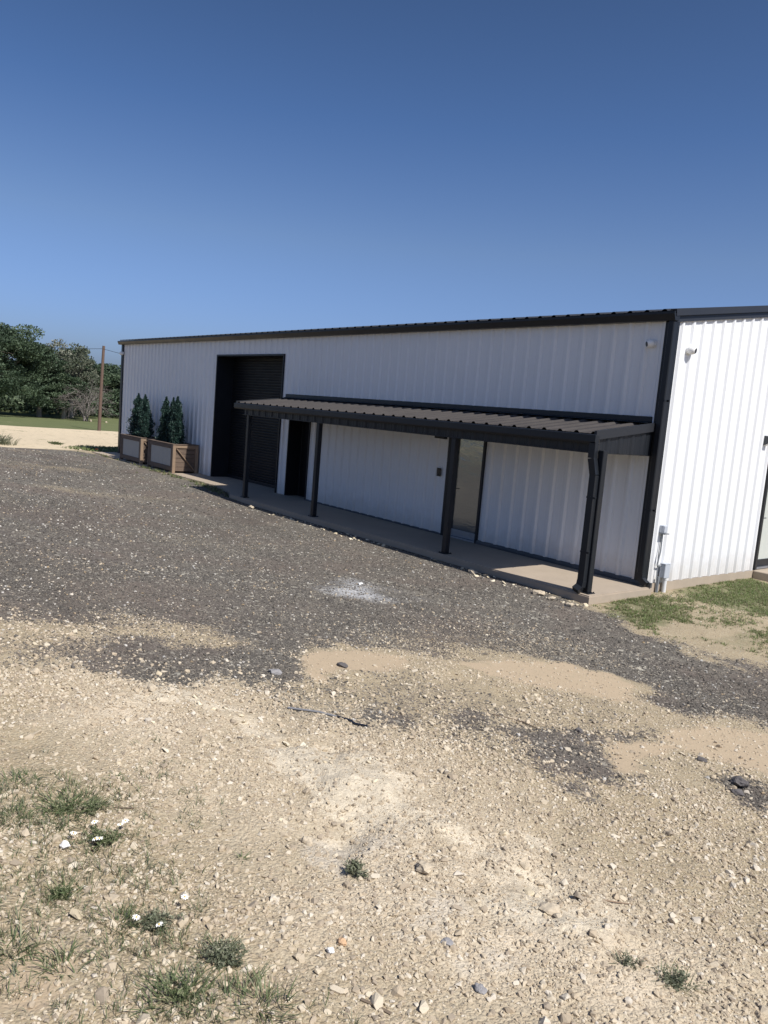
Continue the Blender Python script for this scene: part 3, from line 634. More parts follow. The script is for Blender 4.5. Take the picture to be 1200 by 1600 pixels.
def ground_mat():
    m,nt,p=new_mat('ground_gravel_and_caliche'); k=N(nt); o=k.pos()
    A={n_:k.attr('m_'+n_) for n_ in mk}
    n1=k.noise(o,1.1,6,.6); n2=k.noise(o,7,5,.6); n3=k.noise(o,45,4,.6)
    jit=k.math('ADD',k.math('MULTIPLY',k.math('SUBTRACT',n2,.5),.9),k.math('MULTIPLY',k.math('SUBTRACT',n3,.5),.7))
    def edge(a,lo=.38,hi=.62): return k.ramp(k.math('ADD',a,k.math('MULTIPLY',jit,k.ramp(a,.0,.12))),lo,hi)
    vd=k.n('ShaderNodeVectorMath',operation='ADD'); 
    wob=k.n('ShaderNodeTexNoise'); wob.inputs['Scale'].default_value=30; wob.inputs['Detail'].default_value=2; k.link(o,wob.inputs['Vector'])
    sc=k.n('ShaderNodeVectorMath',operation='SCALE'); k.link(wob.outputs['Color'],sc.inputs[0]); sc.inputs['Scale'].default_value=.022
    k.link(o,vd.inputs[0]); k.link(sc.outputs[0],vd.inputs[1]); vec=vd.outputs[0]
    v1=k.voro(vec,62); v2=k.voro(vec,120); v3=k.voro(vec,24)
    s1=k.n('ShaderNodeSeparateColor'); k.link(v1.outputs['Color'],s1.inputs[0]); s2=k.n('ShaderNodeSeparateColor'); k.link(v2.outputs['Color'],s2.inputs[0]); s3=k.n('ShaderNodeSeparateColor'); k.link(v3.outputs['Color'],s3.inputs[0])
    # tan caliche rubble
    tan=k.mix(n1,rgb((0.367,0.300,0.201)),rgb((0.311,0.248,0.160)))
    tan=k.mix(k.ramp(s1.outputs[1],.25,.95,0,.65),tan,rgb((0.424,0.365,0.261)))
    tan=k.mix(k.ramp(s2.outputs[1],.78,.92,0,.55),tan,rgb((0.228,0.183,0.125)))
    tan=k.mix(k.ramp(s2.outputs[0],.95,.97,0,.7),tan,rgb((0.095,0.089,0.080)))
    tan=k.mix(k.ramp(k.noise(o,2.6,5,.65),.55,.72,0,.45),tan,rgb((0.297,0.248,0.169)))
    tan=k.mix(k.math('MULTIPLY',A['pale'],k.ramp(k.noise(o,2.1,6,.65),.3,.7,.35,1.)),tan,rgb((0.605,0.515,0.394)))
    # bedrock
    crack=k.voro(vec,5.5,'DISTANCE_TO_EDGE'); rk=k.mix(n2,rgb((0.695,0.615,0.486)),rgb((0.615,0.526,0.389)))
    rk=k.mix(k.ramp(k.noise(o,22,5,.7),.52,.7,0,.6),rk,rgb((0.537,0.437,0.311)))
    col=k.mix(k.math('MULTIPLY',edge(A['rock'],.35,.75),k.ramp(k.math('ADD',k.math('MULTIPLY',n2,.6),k.math('MULTIPLY',k.noise(o,3.1,6,.7),.4)),.36,.50)),tan,rk)
    col=k.mix(k.math('MULTIPLY',edge(A['grey'],.3,.8),.5),col,k.mix(n3,rgb((0.467,0.427,0.370)),rgb((0.556,0.496,0.408))))
    # dark crushed asphalt : each pebble is dark or tan by its own lot
    dk=k.mix(s1.outputs[2],rgb((0.079,0.071,0.063)),rgb((0.141,0.128,0.112)))
    dk=k.mix(k.ramp(s2.outputs[0],.72,.9,0,.6),dk,rgb((0.048,0.046,0.043)))
    dk=k.mix(k.ramp(s1.outputs[1],.89,.93,0,.9),dk,rgb((0.387,0.352,0.284)))
    dk=k.mix(k.ramp(s2.outputs[1],.93,.95,0,.8),dk,rgb((0.346,0.315,0.251)))
    dk=k.mix(k.ramp(s3.outputs[1],.955,.965,0,.85),dk,rgb((0.428,0.401,0.334)))
    dk=k.mix(k.ramp(k.noise(o,1.7,6,.7),.48,.70,0,.5),dk,rgb((0.194,0.169,0.135)))
    dk=k.mix(k.ramp(k.noise(o,.42,5,.65),.42,.62,0,.6),dk,rgb((0.141,0.113,0.096)))
    dk=k.mix(k.ramp(k.noise(k.map(o,(.16,.75,1)),1.,5,.6),.46,.66,0,.6),dk,k.mix(.5,dk,rgb((0.034,0.031,0.028))))
    dk=k.mix(k.ramp(k.noise(k.map(o,(.22,.9,1)),1.7,5,.65),.52,.72,0,.5),dk,rgb((0.201,0.183,0.152)))
    dm=k.math('ADD',A['dark'],k.math('MULTIPLY',k.math('SUBTRACT',n2,.5),k.math('MULTIPLY',k.ramp(A['dark'],.02,.3),.8)))
    lot=k.math('SUBTRACT',dm,k.math('ADD',k.math('MULTIPLY',s1.outputs[0],.55),k.math('MULTIPLY',s2.outputs[2],.35)))
    isd=k.ramp(lot,-.03,.05); 
    col=k.mix(isd,col,dk)
    # washed silt
    sd=k.mix(k.noise(o,12,4),rgb((0.437,0.347,0.240)),rgb((0.390,0.304,0.208)))
    sd=k.mix(k.ramp(k.noise(o,110,4,.7),.56,.68,0,.65),sd,rgb((0.172,0.144,0.116)))
    sm=k.math('MULTIPLY',edge(A['sand'],.30,.70),k.ramp(k.math('ADD',s2.outputs[0],k.math('MULTIPLY',n2,.5)),.30,.34)); col=k.mix(sm,col,sd)
    # white lime dust
    col=k.mix(k.math('MULTIPLY',k.ramp(A['white'],.25,1,0,.85),k.ramp(k.math('ADD',n3,k.math('MULTIPLY',s2.outputs[2],.4)),.55,.8)),col,rgb((.6,.61,.63)))
    # far sand, field
    fs=k.mix(k.noise(o,.6,6,.65),rgb((0.624,0.524,0.372)),rgb((0.544,0.448,0.315))); fs=k.mix(k.ramp(k.noise(o,3.2,5,.7),.54,.66,0,.65),fs,rgb((0.264,0.224,0.144)))
    fs=k.mix(k.ramp(k.noise(k.map(o,(1,2.2,1)),.55,6,.75),.585,.66,0,.75),fs,rgb((0.136,0.136,0.069)))
    col=k.mix(k.ramp(A['farsand'],.3,.7),col,fs)
    fg=k.mix(k.noise(k.map(o,(.6,1.4,1)),.5,6,.7),rgb((.085,.115,.048)),rgb((.16,.165,.078))); fg=k.mix(k.ramp(k.noise(o,2.3,6,.75),.55,.75,0,.6),fg,rgb((.06,.085,.03)))
    fg=k.mix(k.ramp(k.noise(o,.33,5,.7),.60,.7,0,.5),fg,rgb((.36,.30,.2)))
    col=k.mix(k.ramp(k.math('ADD',A['field'],k.math('MULTIPLY',k.math('SUBTRACT',k.noise(o,.9,6,.7),.5),k.math('MULTIPLY',A['field'],1.6))),.35,.6),col,fg)
    # green cast of short growth between the pebbles
    gm=k.math('MULTIPLY',k.ramp(k.math('ADD',A['lawn'],k.math('MULTIPLY',jit,.6)),.35,.85),.6); col=k.mix(gm,col,rgb((.10,.12,.05)))
    k.link(col,p.inputs['Base Color']); p.inputs['Roughness'].default_value=.92; p.inputs['Specular IOR Level'].default_value=.2
    dome=k.math('SUBTRACT',.6,v1.outputs['Distance']); dome2=k.math('SUBTRACT',.6,v2.outputs['Distance'])
    hgt=k.math('ADD',k.math('MULTIPLY',dome,.9),k.math('ADD',k.math('MULTIPLY',dome2,.45),k.math('MULTIPLY',n3,.5)))
    rough_m=k.math('MULTIPLY',k.math('SUBTRACT',1,k.math('MULTIPLY',A['sand'],.85)),k.math('SUBTRACT',1,k.math('MULTIPLY',A['rock'],.45)))
    hgt=k.math('ADD',k.math('MULTIPLY',hgt,rough_m),k.math('MULTIPLY',k.math('MULTIPLY',k.ramp(k.noise(o,9,7,.72,.8),.3,.7),A['rock']),2.4))
    k.link(k.bump(hgt,.65,.012),p.inputs['Normal'])
    return m
build_ground()

# ================================================================= LOOSE STONES (geometry-node scatter = stuff)
def stone_mesh(name,seed,mat,flat=.62,pts=15):
    rd=random.Random(seed); bm=bmesh.new()
    for i in range(pts):
        v=Vector((rd.gauss(0,1),rd.gauss(0,1),rd.gauss(0,1))).normalized()*rd.uniform(.82,1.05); bm.verts.new((v.x*.5,v.y*.5*rd.uniform(.7,.9),v.z*.5*flat))
    r=bmesh.ops.convex_hull(bm,input=bm.verts[:]); bmesh.ops.delete(bm,geom=[v for v in bm.verts if not v.link_faces],context='VERTS')
    me=bpy.data.meshes.new(name); bm.to_mesh(me); bm.free(); me.materials.append(mat); return me
def stone_mat(name,cols,bumpiness=.4):
    m,nt,p=new_mat(name); k=N(nt); o=k.pos(); rnd=k.n('ShaderNodeObjectInfo').outputs['Random']
    cr=k.n('ShaderNodeValToRGB'); k.link(rnd,cr.inputs[0]); el=cr.color_ramp.elements
    for i,(pos_,c) in enumerate(cols):
        e=el[i] if i<2 else el.new(pos_); e.position=pos_; e.color=rgb(c)
    col=k.mix(k.ramp(k.noise(o,90,4,.65),.4,.75,0,.4),cr.outputs[0],k.mix(.5,cr.outputs[0],rgb((.3,.25,.19))))
    k.link(col,p.inputs['Base Color']); p.inputs['Roughness'].default_value=.9; p.inputs['Specular IOR Level'].default_value=.25
    k.link(k.bump(k.noise(o,160,4),bumpiness,.003),p.inputs['Normal']); return m
M['lime']=stone_mat('limestone_pebbles',[(0,(0.314,0.251,0.179)),(1,(0.564,0.509,0.427)),(.3,(0.416,0.340,0.244)),(.6,(0.478,0.404,0.299)),(.85,(0.532,0.463,0.356)),(.012,(0.298,0.248,0.191))])
M['ledge']=stone_mat('limestone_ledge_pieces',[(0,(0.498,0.417,0.288)),(1,(0.711,0.648,0.510)),(.5,(0.621,0.541,0.396))],.6)
M['asph']=stone_mat('crushed_asphalt',[(0,(0.058,0.054,0.049)),(1,(0.211,0.193,0.166)),(.5,(0.099,0.090,0.080)),(.85,(0.142,0.128,0.111))])
M['chip']=stone_mat('pale_chips',[(0,(0.326,0.274,0.209)),(1,(0.497,0.477,0.444)),(.5,(0.431,0.399,0.346)),(.1,(0.326,0.241,0.144))])
def scatter(name,label_kind,P,S,meshes,seed):
    """points with size / rotation attributes, a stone instanced on each"""
    rs=np.random.RandomState(seed); n=len(P); me=bpy.data.meshes.new(name); me.vertices.add(n); me.vertices.foreach_set('co',P.astype(np.float32).ravel())
    at=me.attributes.new('scl','FLOAT_VECTOR','POINT'); at.data.foreach_set('vector',(S[:,None]*(.8+.4*rs.rand(n,3))).astype(np.float32).ravel())
    rot=np.stack([rs.normal(0,.35,n),rs.normal(0,.35,n),rs.rand(n)*6.283],1); at=me.attributes.new('rot','FLOAT_VECTOR','POINT'); at.data.foreach_set('vector',rot.astype(np.float32).ravel())
    at=me.attributes.new('idx','INT','POINT'); at.data.foreach_set('value',rs.randint(0,len(meshes),n).astype(np.int32))
    o=link_mesh(name,me); g=bpy.data.node_groups.new(name,'GeometryNodeTree'); g.interface.new_socket('Geometry',in_out='INPUT',socket_type='NodeSocketGeometry'); g.interface.new_socket('Geometry',in_out='OUTPUT',socket_type='NodeSocketGeometry')
    gi=g.nodes.new('NodeGroupInput'); go=g.nodes.new('NodeGroupOutput'); ip=g.nodes.new('GeometryNodeInstanceOnPoints'); jn=g.nodes.new('GeometryNodeJoinGeometry')
    for mm in meshes:
        so=bpy.data.objects.new(mm.name,mm); oi=g.nodes.new('GeometryNodeObjectInfo'); oi.inputs['Object'].default_value=so; oi.inputs['As Instance'].default_value=True; g.links.new(oi.outputs['Geometry'],jn.inputs[0])
    def na(nm,t):
        q=g.nodes.new('GeometryNodeInputNamedAttribute'); q.data_type=t; q.inputs['Name'].default_value=nm; return q.outputs[0]
    g.links.new(gi.outputs[0],ip.inputs['Points']); g.links.new(jn.outputs[0],ip.inputs['Instance']); ip.inputs['Pick Instance'].default_value=True
    er=g.nodes.new('FunctionNodeEulerToRotation'); g.links.new(na('rot','FLOAT_VECTOR'),er.inputs[0])
    g.links.new(na('idx','INT'),ip.inputs['Instance Index']); g.links.new(er.outputs[0],ip.inputs['Rotation']); g.links.new(na('scl','FLOAT_VECTOR'),ip.inputs['Scale']); g.links.new(ip.outputs[0],go.inputs[0])
    md=o.modifiers.new('scatter','NODES'); md.node_group=g; o['kind']='stuff'; o['label']=label_kind; return o
def gz(x,y):
    """ground height by bilinear look-up in the terrain grid"""
    i=np.clip(np.searchsorted(gx,x)-1,0,nx-2); j=np.clip(np.searchsorted(gy,y)-1,0,ny-2); u=(x-gx[i])/(gx[i+1]-gx[i]); v=(y-gy[j])/(gy[j+1]-gy[j]); G=Z.reshape(ny,nx)
    return (G[j,i]*(1-u)+G[j,i+1]*u)*(1-v)+(G[j+1,i]*(1-u)+G[j+1,i+1]*u)*v
def gz1(x,y): return float(gz(np.array([x]),np.array([y]))[0])
rs=np.random.RandomState(77)
def ring_pts(n,r0,r1,a0=R(95),a1=R(212)):
    """random points of an annular sector around the standpoint"""
    r=np.sqrt(r0*r0+(r1*r1-r0*r0)*rs.rand(n)); a=a0+(a1-a0)*rs.rand(n)*1.0
    return 6.76+r*np.cos(a),-10.93+r*np.sin(a)
def keep_clear(x,y):
    k=(y<-1.62)|((x>.25)); k&=~((x>.0)&(x<1.45)&(y>3.5)); return k&(y<7)
def cluster(x,y): return np.clip(.75+1.1*vnoise(x,y,1.4,41)+.8*vnoise(x,y,4.,42),.12,1.4)
def make(n,r0,r1,kind,smin,smax,pw,seed,thin=1.):
    x,y=ring_pts(n,r0,r1,R(70),R(215)); m=masks(x,y); u=rs.rand(n)
    if kind=='ledge': p=np.clip(m['rock']*1.2+.10*(1-m['dark'])*(1-m['sand']),0,1)*np.clip(.2+1.5*vnoise(x,y,2.2,55)+.9*vnoise(x,y,6,56),0,1.3)
    elif kind=='lime': p=(1-m['dark']*.96)*(1-.80*m['sand'])*(1-.72*m['rock'])*(1-.5*m['grey'])*cluster(x,y)*(1-.5*m['lawn'])
    elif kind=='asph': p=m['dark']*(1-.8*m['sand'])*(1-.6*m['white'])*(.45+.55*cluster(x,y)/1.)
    else: p=np.clip(m['dark']*1.2,0,1)*(1-.8*m['sand'])*(.4+.6*cluster(x,y))
    k=(u<p*thin)&keep_clear(x,y)&(x>-24.2); x,y=x[k],y[k]; s=smin+(smax-smin)*rs.rand(len(x))**pw
    return np.stack([x,y,gz(x,y)+s*(.06 if kind=='lime' else .08)],1),s
def stones(name,label,kind,specs,mat,seed,flat=.62):
    Ps=[];Ss=[]
    for sp in specs:
        p,s=make(*sp[:3],kind,*sp[3:]); Ps.append(p); Ss.append(s)
    if kind=='ledge':   # rubble kicked up along the front edge of the walkway
        r_=np.random.RandomState(5); x=r_.uniform(-11,.35,170); y=-1.66-.34*r_.rand(170)**1.6; s=.025+.085*r_.rand(170)**2.2; k=vnoise(x,y,.6,93)+.45*(x>-3.5)>-.05
        Ps.append(np.stack([x,y,gz(x,y)+s*.1],1)[k]); Ss.append(s[k])
    P=np.concatenate(Ps); S=np.concatenate(Ss)
    return scatter(name,label,P,S,[stone_mesh('stone',seed+i,mat,flat) for i in range(6)],seed)
stones('pale_pebbles','loose pale tan limestone pebbles over the bare foreground','lime',
  [(150000,.8,4.6,.005,.016,1.6,0),(60000,.8,5.2,.013,.034,1.8,0),(7000,.8,6.5,.028,.062,2.2,0),(150000,4.6,9.5,.010,.024,1.6,0),(22000,4.6,10,.02,.05,2.0,0),(30000,9.5,15,.018,.035,1.6,0)],M['lime'],100)
stones('ledge_rubble','broken pale limestone ledge pieces in a band across the foreground','ledge',
  [(7000,1,9,.02,.06,1.7,0),(1100,1,9,.045,.085,2.0,0)],M['ledge'],400,.34)
stones('dark_gravel','dark crushed asphalt gravel spread in front of the building','asph',
  [(170000,2.5,9,.010,.026,1.5,0),(9000,2.5,9,.02,.045,2,0),(90000,9,16,.018,.038,1.6,0),(50000,16,30,.03,.06,1.6,0)],M['asph'],200)
stones('pale_gravel_chips','pale stone chips mixed through the dark gravel','chip',
  [(9000,2.5,9,.010,.04,2.3,0),(14000,9,17,.014,.05,2.6,0),(20000,17,31,.018,.065,2.8,0)],M['chip'],300)
# ================================================================= single rocks and litter
def rock(label,x,y,size,mat,seed,flat=.6,sink=.2,pts=26,rz=0,cat='rock',name='rock',group=None):
    me=stone_mesh(name,seed,mat,flat,pts); bm=bmesh.new(); bm.from_mesh(me)
    bmesh.ops.subdivide_edges(bm,edges=bm.edges[:],cuts=2,use_grid_fill=True); rd=random.Random(seed)
    
    from mathutils import noise as mnoise
    for v in bm.verts: v.co*=1+.30*mnoise.noise(v.co*3.2+Vector((seed,0,0)))+.14*mnoise.noise(v.co*9+Vector((0,seed,0)))+rd.uniform(-.03,.03)
    bm.to_mesh(me); bm.free()
    o=link_mesh(name,me,None,(x,y,gz1(x,y)+size*flat*(.5-sink))); o.scale=(size,size,size); o.rotation_euler=(0,0,rz); return tag(o,label,cat,group)
M['rdark']=simple('dark_asphalt_lump',(.11,.10,.098),.9,.3,30.,bump=.7,bscale=90)
M['rgrey']=simple('grey_stone',(.26,.25,.25),.85,.2,30.,bump=.4,bscale=90)
M['rlime']=simple('cream_limestone',(.48,.405,.30),.9,.2,25.,bump=.5,bscale=90)
M['rwhite']=simple('white_stone',(.72,.71,.69),.8,.1,25.,bump=.3,bscale=90)
M['rorange']=simple('orange_tan_stone',(.52,.34,.2),.9,.15,25.,bump=.3,bscale=90)
rock('largest dark lump of old asphalt at the right edge, on pale rubble',4.54,-5.90,.14,M['rdark'],1,.62)
rock('smaller dark asphalt piece lying just in front of the largest dark lump',4.60,-6.05,.11,M['rdark'],2,.35)
rock('flat dark asphalt piece at the lower edge of the right sandy patch',4.16,-5.67,.10,M['rdark'],3,.4)
rock('dark rock alone in the middle sandy patch',1.89,-7.26,.11,M['rdark'],4,.45)
rock('dark rock at the top of the dark gravel island in the tan ground',3.50,-6.25,.09,M['rdark'],41,.5)
rock('pale grey flat stone at the end of the dark gravel, left of the sandy patch',1.99,-7.95,.12,M['rgrey'],5,.4)
rock('round white stone among green sprigs at the left edge',3.92,-10.04,.045,M['rwhite'],6,.8,.1)
rock('flat cream stone at the edge of the dark gravel with shade under it',2.34,-9.05,.085,M['rlime'],7,.5,.1)
rock('cream stone at the gravel edge near the left border of the view',1.84,-9.6,.085,M['rlime'],8,.6,.1)
rock('orange tan pebble on pale rubble near the bottom of the view',4.89,-9.43,.045,M['rorange'],9,.5,.1)
rock('small white pebble beside the orange tan pebble',4.91,-9.49,.032,M['rwhite'],10,.7,.1)
rock('flat whitish stone between the daisy clump and the bare rubble',4.33,-9.76,.05,M['rlime'],11,.35)
rock('flat grey slate chip on the pale rubble, lower middle',5.04,-9.08,.055,M['rgrey'],12,.3,.1)
rock('bluish grey stone at the bottom, right of the middle',5.27,-9.15,.05,M['rgrey'],13,.5)
rock('rounded tan stone just right of the small grey-green plant',4.64,-8.83,.085,M['rlime'],14,.6,.15)
rock('blocky tan stone left of the small grey-green plant',4.21,-9.12,.075,M['rlime'],15,.55,.15)
rock('tan ledge stone on the bright rubble at right of centre',5.09,-8.57,.10,M['rlime'],16,.4)
rock('whitish stone by the front edge of the walkway, right of the third post',-2.0,-1.78,.20,M['rlime'],17,.45)
rock('pale stone by the walkway edge just left of the corner post',-.52,-1.88,.22,M['rlime'],18,.45)
rock('second pale stone by the walkway edge, nearer the corner post',-.22,-1.95,.15,M['rlime'],19,.5)
rock('flat tan stone on the gravel in front of the corner post foot',.12,-1.98,.17,M['rlime'],20,.4)
rock('white stone on the gravel by the walkway, between the first two posts',-9.3,-1.85,.2,M['rlime'],21,.45)
rock('large white stone in the lime dust patch on the dark gravel',-1.75,-4.3,.12,M['rwhite'],22,.3)
for i,(x,y,s) in enumerate(((-66.0,12.9,.42),(-65.5,13.6,.36),(-65.2,14.1,.3))):
    rock('white boulder in the short row under the trees by the pole',x,y,s,M['rlime'],60+i,.6,.2,group='white boulders under the trees')
# litter
def litter(name,label,cat,pts,rad,mat,flatten=False):
    c=Vector(pts[0]); w=MB(); P=[]
    for i,(x,y) in enumerate(pts): P.append(Vector((x-c.x,y-c.y,gz1(x,y)+rad*1.1)))
    if flatten:
        for a,b in zip(P,P[1:]): w.beam(a,b,rad*2.6,rad*.5)
    else: w.tube(P,[rad*(1-.5*i/len(P)) for i in range(len(P))],7)
    return tag(w.build(name,mat,None,(c.x,c.y,0)),label,cat)
litter('metal_strap','bent grey strap lying on the tan gravel below the sandy patch','strap',[(2.70,-8.28),(2.82,-8.12),(2.92,-8.05)],.008,M['strap'],True)
litter('metal_strap','thin black bent strap end beside the grey strap','strap',[(2.925,-8.045),(2.98,-7.99),(3.04,-7.99),(3.1,-7.93)],.008,M['plastic_b'],True)
litter('stick','short dry stick on the bare rubble right of the grassy clump','stick',[(3.70,-9.77),(3.72,-9.73),(3.74,-9.70)],.004,M['stick'])
litter('stick','thin brown twig above the other stick, right of the grassy clump','stick',[(3.58,-9.72),(3.585,-9.70),(3.59,-9.675)],.0035,M['stick'])
litter('stick','long thin twig near the dark gravel island','stick',[(3.10,-6.75),(3.27,-6.62),(3.42,-6.62)],.006,M['stick'])
litter('stick','split piece of grey wood at the bottom of the view','stick',[(5.13,-9.53),(5.18,-9.50),(5.22,-9.485)],.004,M['stick'],True)
litter('stick','pale twig lying across the rubble at lower right','stick',[(5.05,-8.30),(5.11,-8.22),(5.17,-8.13)],.004,M['woodlt'])
t=thing('marker_cap','small bright orange marker cap on the shaded ground at the far end of the walkway','marker',(-24.3,-.45,gz1(-24.3,-.45)))
w=MB(); w.tube([(0,0,0),(0,0,.03),(0,0,.07),(0,0,.09)],[.075,.072,.05,.015],14); w.build('dome',M['orange'],t,smooth=True)
w=MB(); w.tube([(0,0,-.2),(0,0,.01)],[.05,.05],10); w.build('stem',M['greybox'],t)

# ================================================================= weeds
def blade_mesh(name,n,h,spread,mat,seed,width=.004,arch=.5,lowness=.0,segs=3):
    """n arching blades from a common root area, as real strips"""
    rs_=np.random.RandomState(seed); V=[];F=[];T=[]
    for i in range(n):
        r=spread*.55*rs_.rand()**.6; a=rs_.rand()*6.283; bx,by=r*math.cos(a),r*math.sin(a); az=a+rs_.normal(0,.7); L=h*(.45+.65*rs_.rand()); el=math.radians(88-55*rs_.rand()*(1-.0)-lowness*30)
        ar=arch*(rs_.rand()+.2); wv=width*(.7+.6*rs_.rand()); p=Vector((bx,by,-.004)); e=el; side=Vector((-math.sin(az+rs_.normal(0,.5)),math.cos(az),0)).normalized(); b=len(V); tn=rs_.rand()
        for s in range(segs+1):
            ww=wv*(1-(s/segs)**1.6*.92); V+=[p-side*ww/2,p+side*ww/2]
            if s<segs: F.append((b+2*s,b+2*s+1,b+2*s+3,b+2*s+2)); T.append(tn)
            p=p+Vector((math.cos(az)*math.cos(e),math.sin(az)*math.cos(e),math.sin(e)))*(L/segs); e-=ar*.9
    me=bpy.data.meshes.new(name); me.from_pydata([v[:] for v in V],[],F); me.update(); at=me.attributes.new('tone','FLOAT','FACE'); at.data.foreach_set('value',np.array(T,np.float32)); me.materials.append(mat); return me
def herb_mesh(name,n,h,spread,mat,seed,leaf=.010,per=26,stem=.0012):
    """bushy little herb: thin branching stems carrying many narrow leaves"""
    rs_=np.random.RandomState(seed); P=[];D=[]
    for i in range(n):
        a=rs_.rand()*6.283; el=math.radians(25+60*rs_.rand()); L=h*(.6+.5*rs_.rand()); d=np.array([math.cos(a)*math.cos(el)*spread/h*.9,math.sin(a)*math.cos(el)*spread/h*.9,math.sin(el)]); c=rs_.normal(0,spread*.12,2)
        for j in range(per):
            t_=rs_.rand()**.7; P.append(np.array([c[0],c[1],.002])+d*L*t_+rs_.normal(0,.004,3)*[1,1,.5]); D.append(d+rs_.normal(0,.7,3))
    P=np.array(P); P[:,2]=np.maximum(P[:,2],.001); D=np.array(D); D/=np.linalg.norm(D,axis=1)[:,None]
    return leaves_mesh(name,P,D,leaf*(.7+.8*rs_.rand(len(P))),mat,seed,3.0,.2)
def flower(parent,x,y,z,r,seed):
    rd=random.Random(seed); w=MB(); n=9
    for i in range(n):
        a=6.283*i/n+rd.uniform(-.1,.1); c,s=math.cos(a),math.sin(a); q=r*rd.uniform(.9,1.08)
        w.add([(c*r*.15-s*r*.08,s*r*.15+c*r*.08,.001),(c*r*.15+s*r*.08,s*r*.15-c*r*.08,.001),(c*q*.8+s*r*.19,s*q*.8-c*r*.19,.003),(c*q,s*q,.0),(c*q*.8-s*r*.19,s*q*.8+c*r*.19,.003)],[(0,1,2,3,4)])
    o=w.build('flower',M['petal'],parent,(x,y,z)); o.rotation_euler=(rd.uniform(-.3,.4),rd.uniform(-.3,.3),rd.random()*6)
    w=MB(); w.tube([(0,0,0),(0,0,.004),(0,0,.006)],[r*.24,r*.22,r*.08],10); w.build('flower_centre',M['yellow'],o)
def plant(label,x,y,parts,cat='weed',name='weed_clump',group=None):
    t=thing(name,label,cat,(x,y,gz1(x,y)),0,group)
    if x>0: t.scale=(1.15,1.15,.72)
    for nm,me in parts: link_mesh(nm,me,t)
    return t
B=blade_mesh; Hb=herb_mesh
p=plant('low clump with several white daisies beside the round white stone',3.915,-9.90,[('leaves',Hb('leaves',46,.055,.085,M['weed'],21,.012,24)),('stems',B('stems',40,.08,.12,M['weed'],22,.003))],'flowering plant','daisy_plant')
for i,(a,b,c) in enumerate(((-.03,-.085,.06),(.03,-.03,.05),(.04,-.02,.055),(.0,.065,.065),(-.02,.09,.06),(-.07,.0,.055))): flower(p,a,b,c,.0125,i)
p=plant('grey-green daisy clump with three white flowers on the tan rubble',4.50,-9.92,[('leaves',Hb('leaves',52,.06,.075,M['greyweed'],23,.012,26)),('stems',B('stems',60,.085,.11,M['greyweed'],24,.0028))],'flowering plant','daisy_plant')
for i,(a,b,c) in enumerate(((-.02,-.05,.06),(.04,-.005,.055),(-.035,.105,.06))): flower(p,a,b,c,.0125,20+i)
plant('dense round grey-green clump low in the view, without flowers',4.78,-9.82,[('leaves',Hb('leaves',70,.055,.08,M['greyweed'],25,.012,30)),('stems',B('stems',50,.07,.12,M['weed'],26,.003))])
plant('small bushy grey-green plant alone on bare pale rubble in the middle',4.525,-9.10,[('leaves',Hb('leaves',40,.085,.055,M['greyweed'],27,.013,26)),('stems',B('stems',24,.08,.05,M['greyweed'],28,.003))])
plant('feathery weed alone on the rubble near the lower right corner',5.56,-8.47,[('leaves',Hb('leaves',40,.075,.085,M['greyweed'],29,.011,20)),('stems',B('stems',50,.085,.12,M['weed'],30,.003))])
plant('thin pale weed just left of the feathery weed at lower right',5.42,-8.56,[('stems',B('stems',26,.08,.07,M['greyweed'],31,.0028)),('leaves',Hb('leaves',10,.06,.05,M['greyweed'],32,.011,14))])
plant('widest green grassy clump at the left, above the daisies',3.63,-9.96,[('blades',B('blades',210,.085,.24,M['weed'],33,.0042,.6)),('leaves',Hb('leaves',40,.045,.14,M['weed'],34,.011,20))])
plant('green tuft right behind the widest grassy clump',3.68,-9.86,[('blades',B('blades',70,.06,.10,M['weed'],35,.004,.6)),('leaves',Hb('leaves',26,.04,.07,M['weed'],36,.010,20))])
plant('grassy tuft at the very left edge, level with the widest clump',3.35,-10.08,[('blades',B('blades',90,.08,.15,M['weed'],37,.004,.6))])
plant('dark tuft at the left edge, below the topmost tuft',3.63,-10.16,[('blades',B('blades',80,.07,.12,M['weed'],38,.004,.6))])
plant('round green tuft on rubble, left of the grey-green daisy clump',4.18,-10.13,[('blades',B('blades',60,.06,.10,M['weed'],39,.004)),('leaves',Hb('leaves',30,.045,.06,M['weed'],40,.011,20))])
plant('straggly tuft with dark stems touching the grey-green daisy clump',4.44,-10.03,[('blades',B('blades',80,.085,.11,M['weed'],41,.0035)),('stalks',B('stalks',30,.07,.12,M['drygrass'],42,.003))])
plant('spiky tuft at the left edge above the smooth silt patch',4.42,-10.36,[('blades',B('blades',70,.085,.10,M['weed'],43,.0045))])
plant('sprawling tuft at the upper rim of the smooth silt patch',4.58,-10.24,[('blades',B('blades',60,.075,.10,M['weed'],44,.0042)),('stalks',B('stalks',16,.06,.1,M['drygrass'],45,.003))])
plant('upright green tuft at the bottom, left of the middle',4.88,-10.00,[('blades',B('blades',120,.09,.15,M['weed'],46,.0042)),('leaves',Hb('leaves',24,.05,.08,M['weed'],47,.012,20))])
plant('broad weedy tuft at the bottom, right of the upright tuft',5.02,-9.84,[('blades',B('blades',110,.085,.17,M['weed'],48,.004)),('stalks',B('stalks',40,.07,.16,M['drygrass'],49,.003))])
plant('single small sprig on bare rubble left of the lone bushy plant',4.25,-9.46,[('blades',B('blades',16,.045,.03,M['weed'],50,.004))])
plant('lone tiny green sprig on the bare rubble above the grassy clump',3.42,-9.66,[('blades',B('blades',20,.05,.05,M['weed'],51,.004))])
plant('pale scrubby weed at the left edge of the far sand, behind the gravel',-25.8,-3.75,[('stems',B('stems',260,.55,1.3,M['greyweed'],52,.02)),('leaves',Hb('leaves',80,.4,.75,M['greyweed'],53,.06,16))])
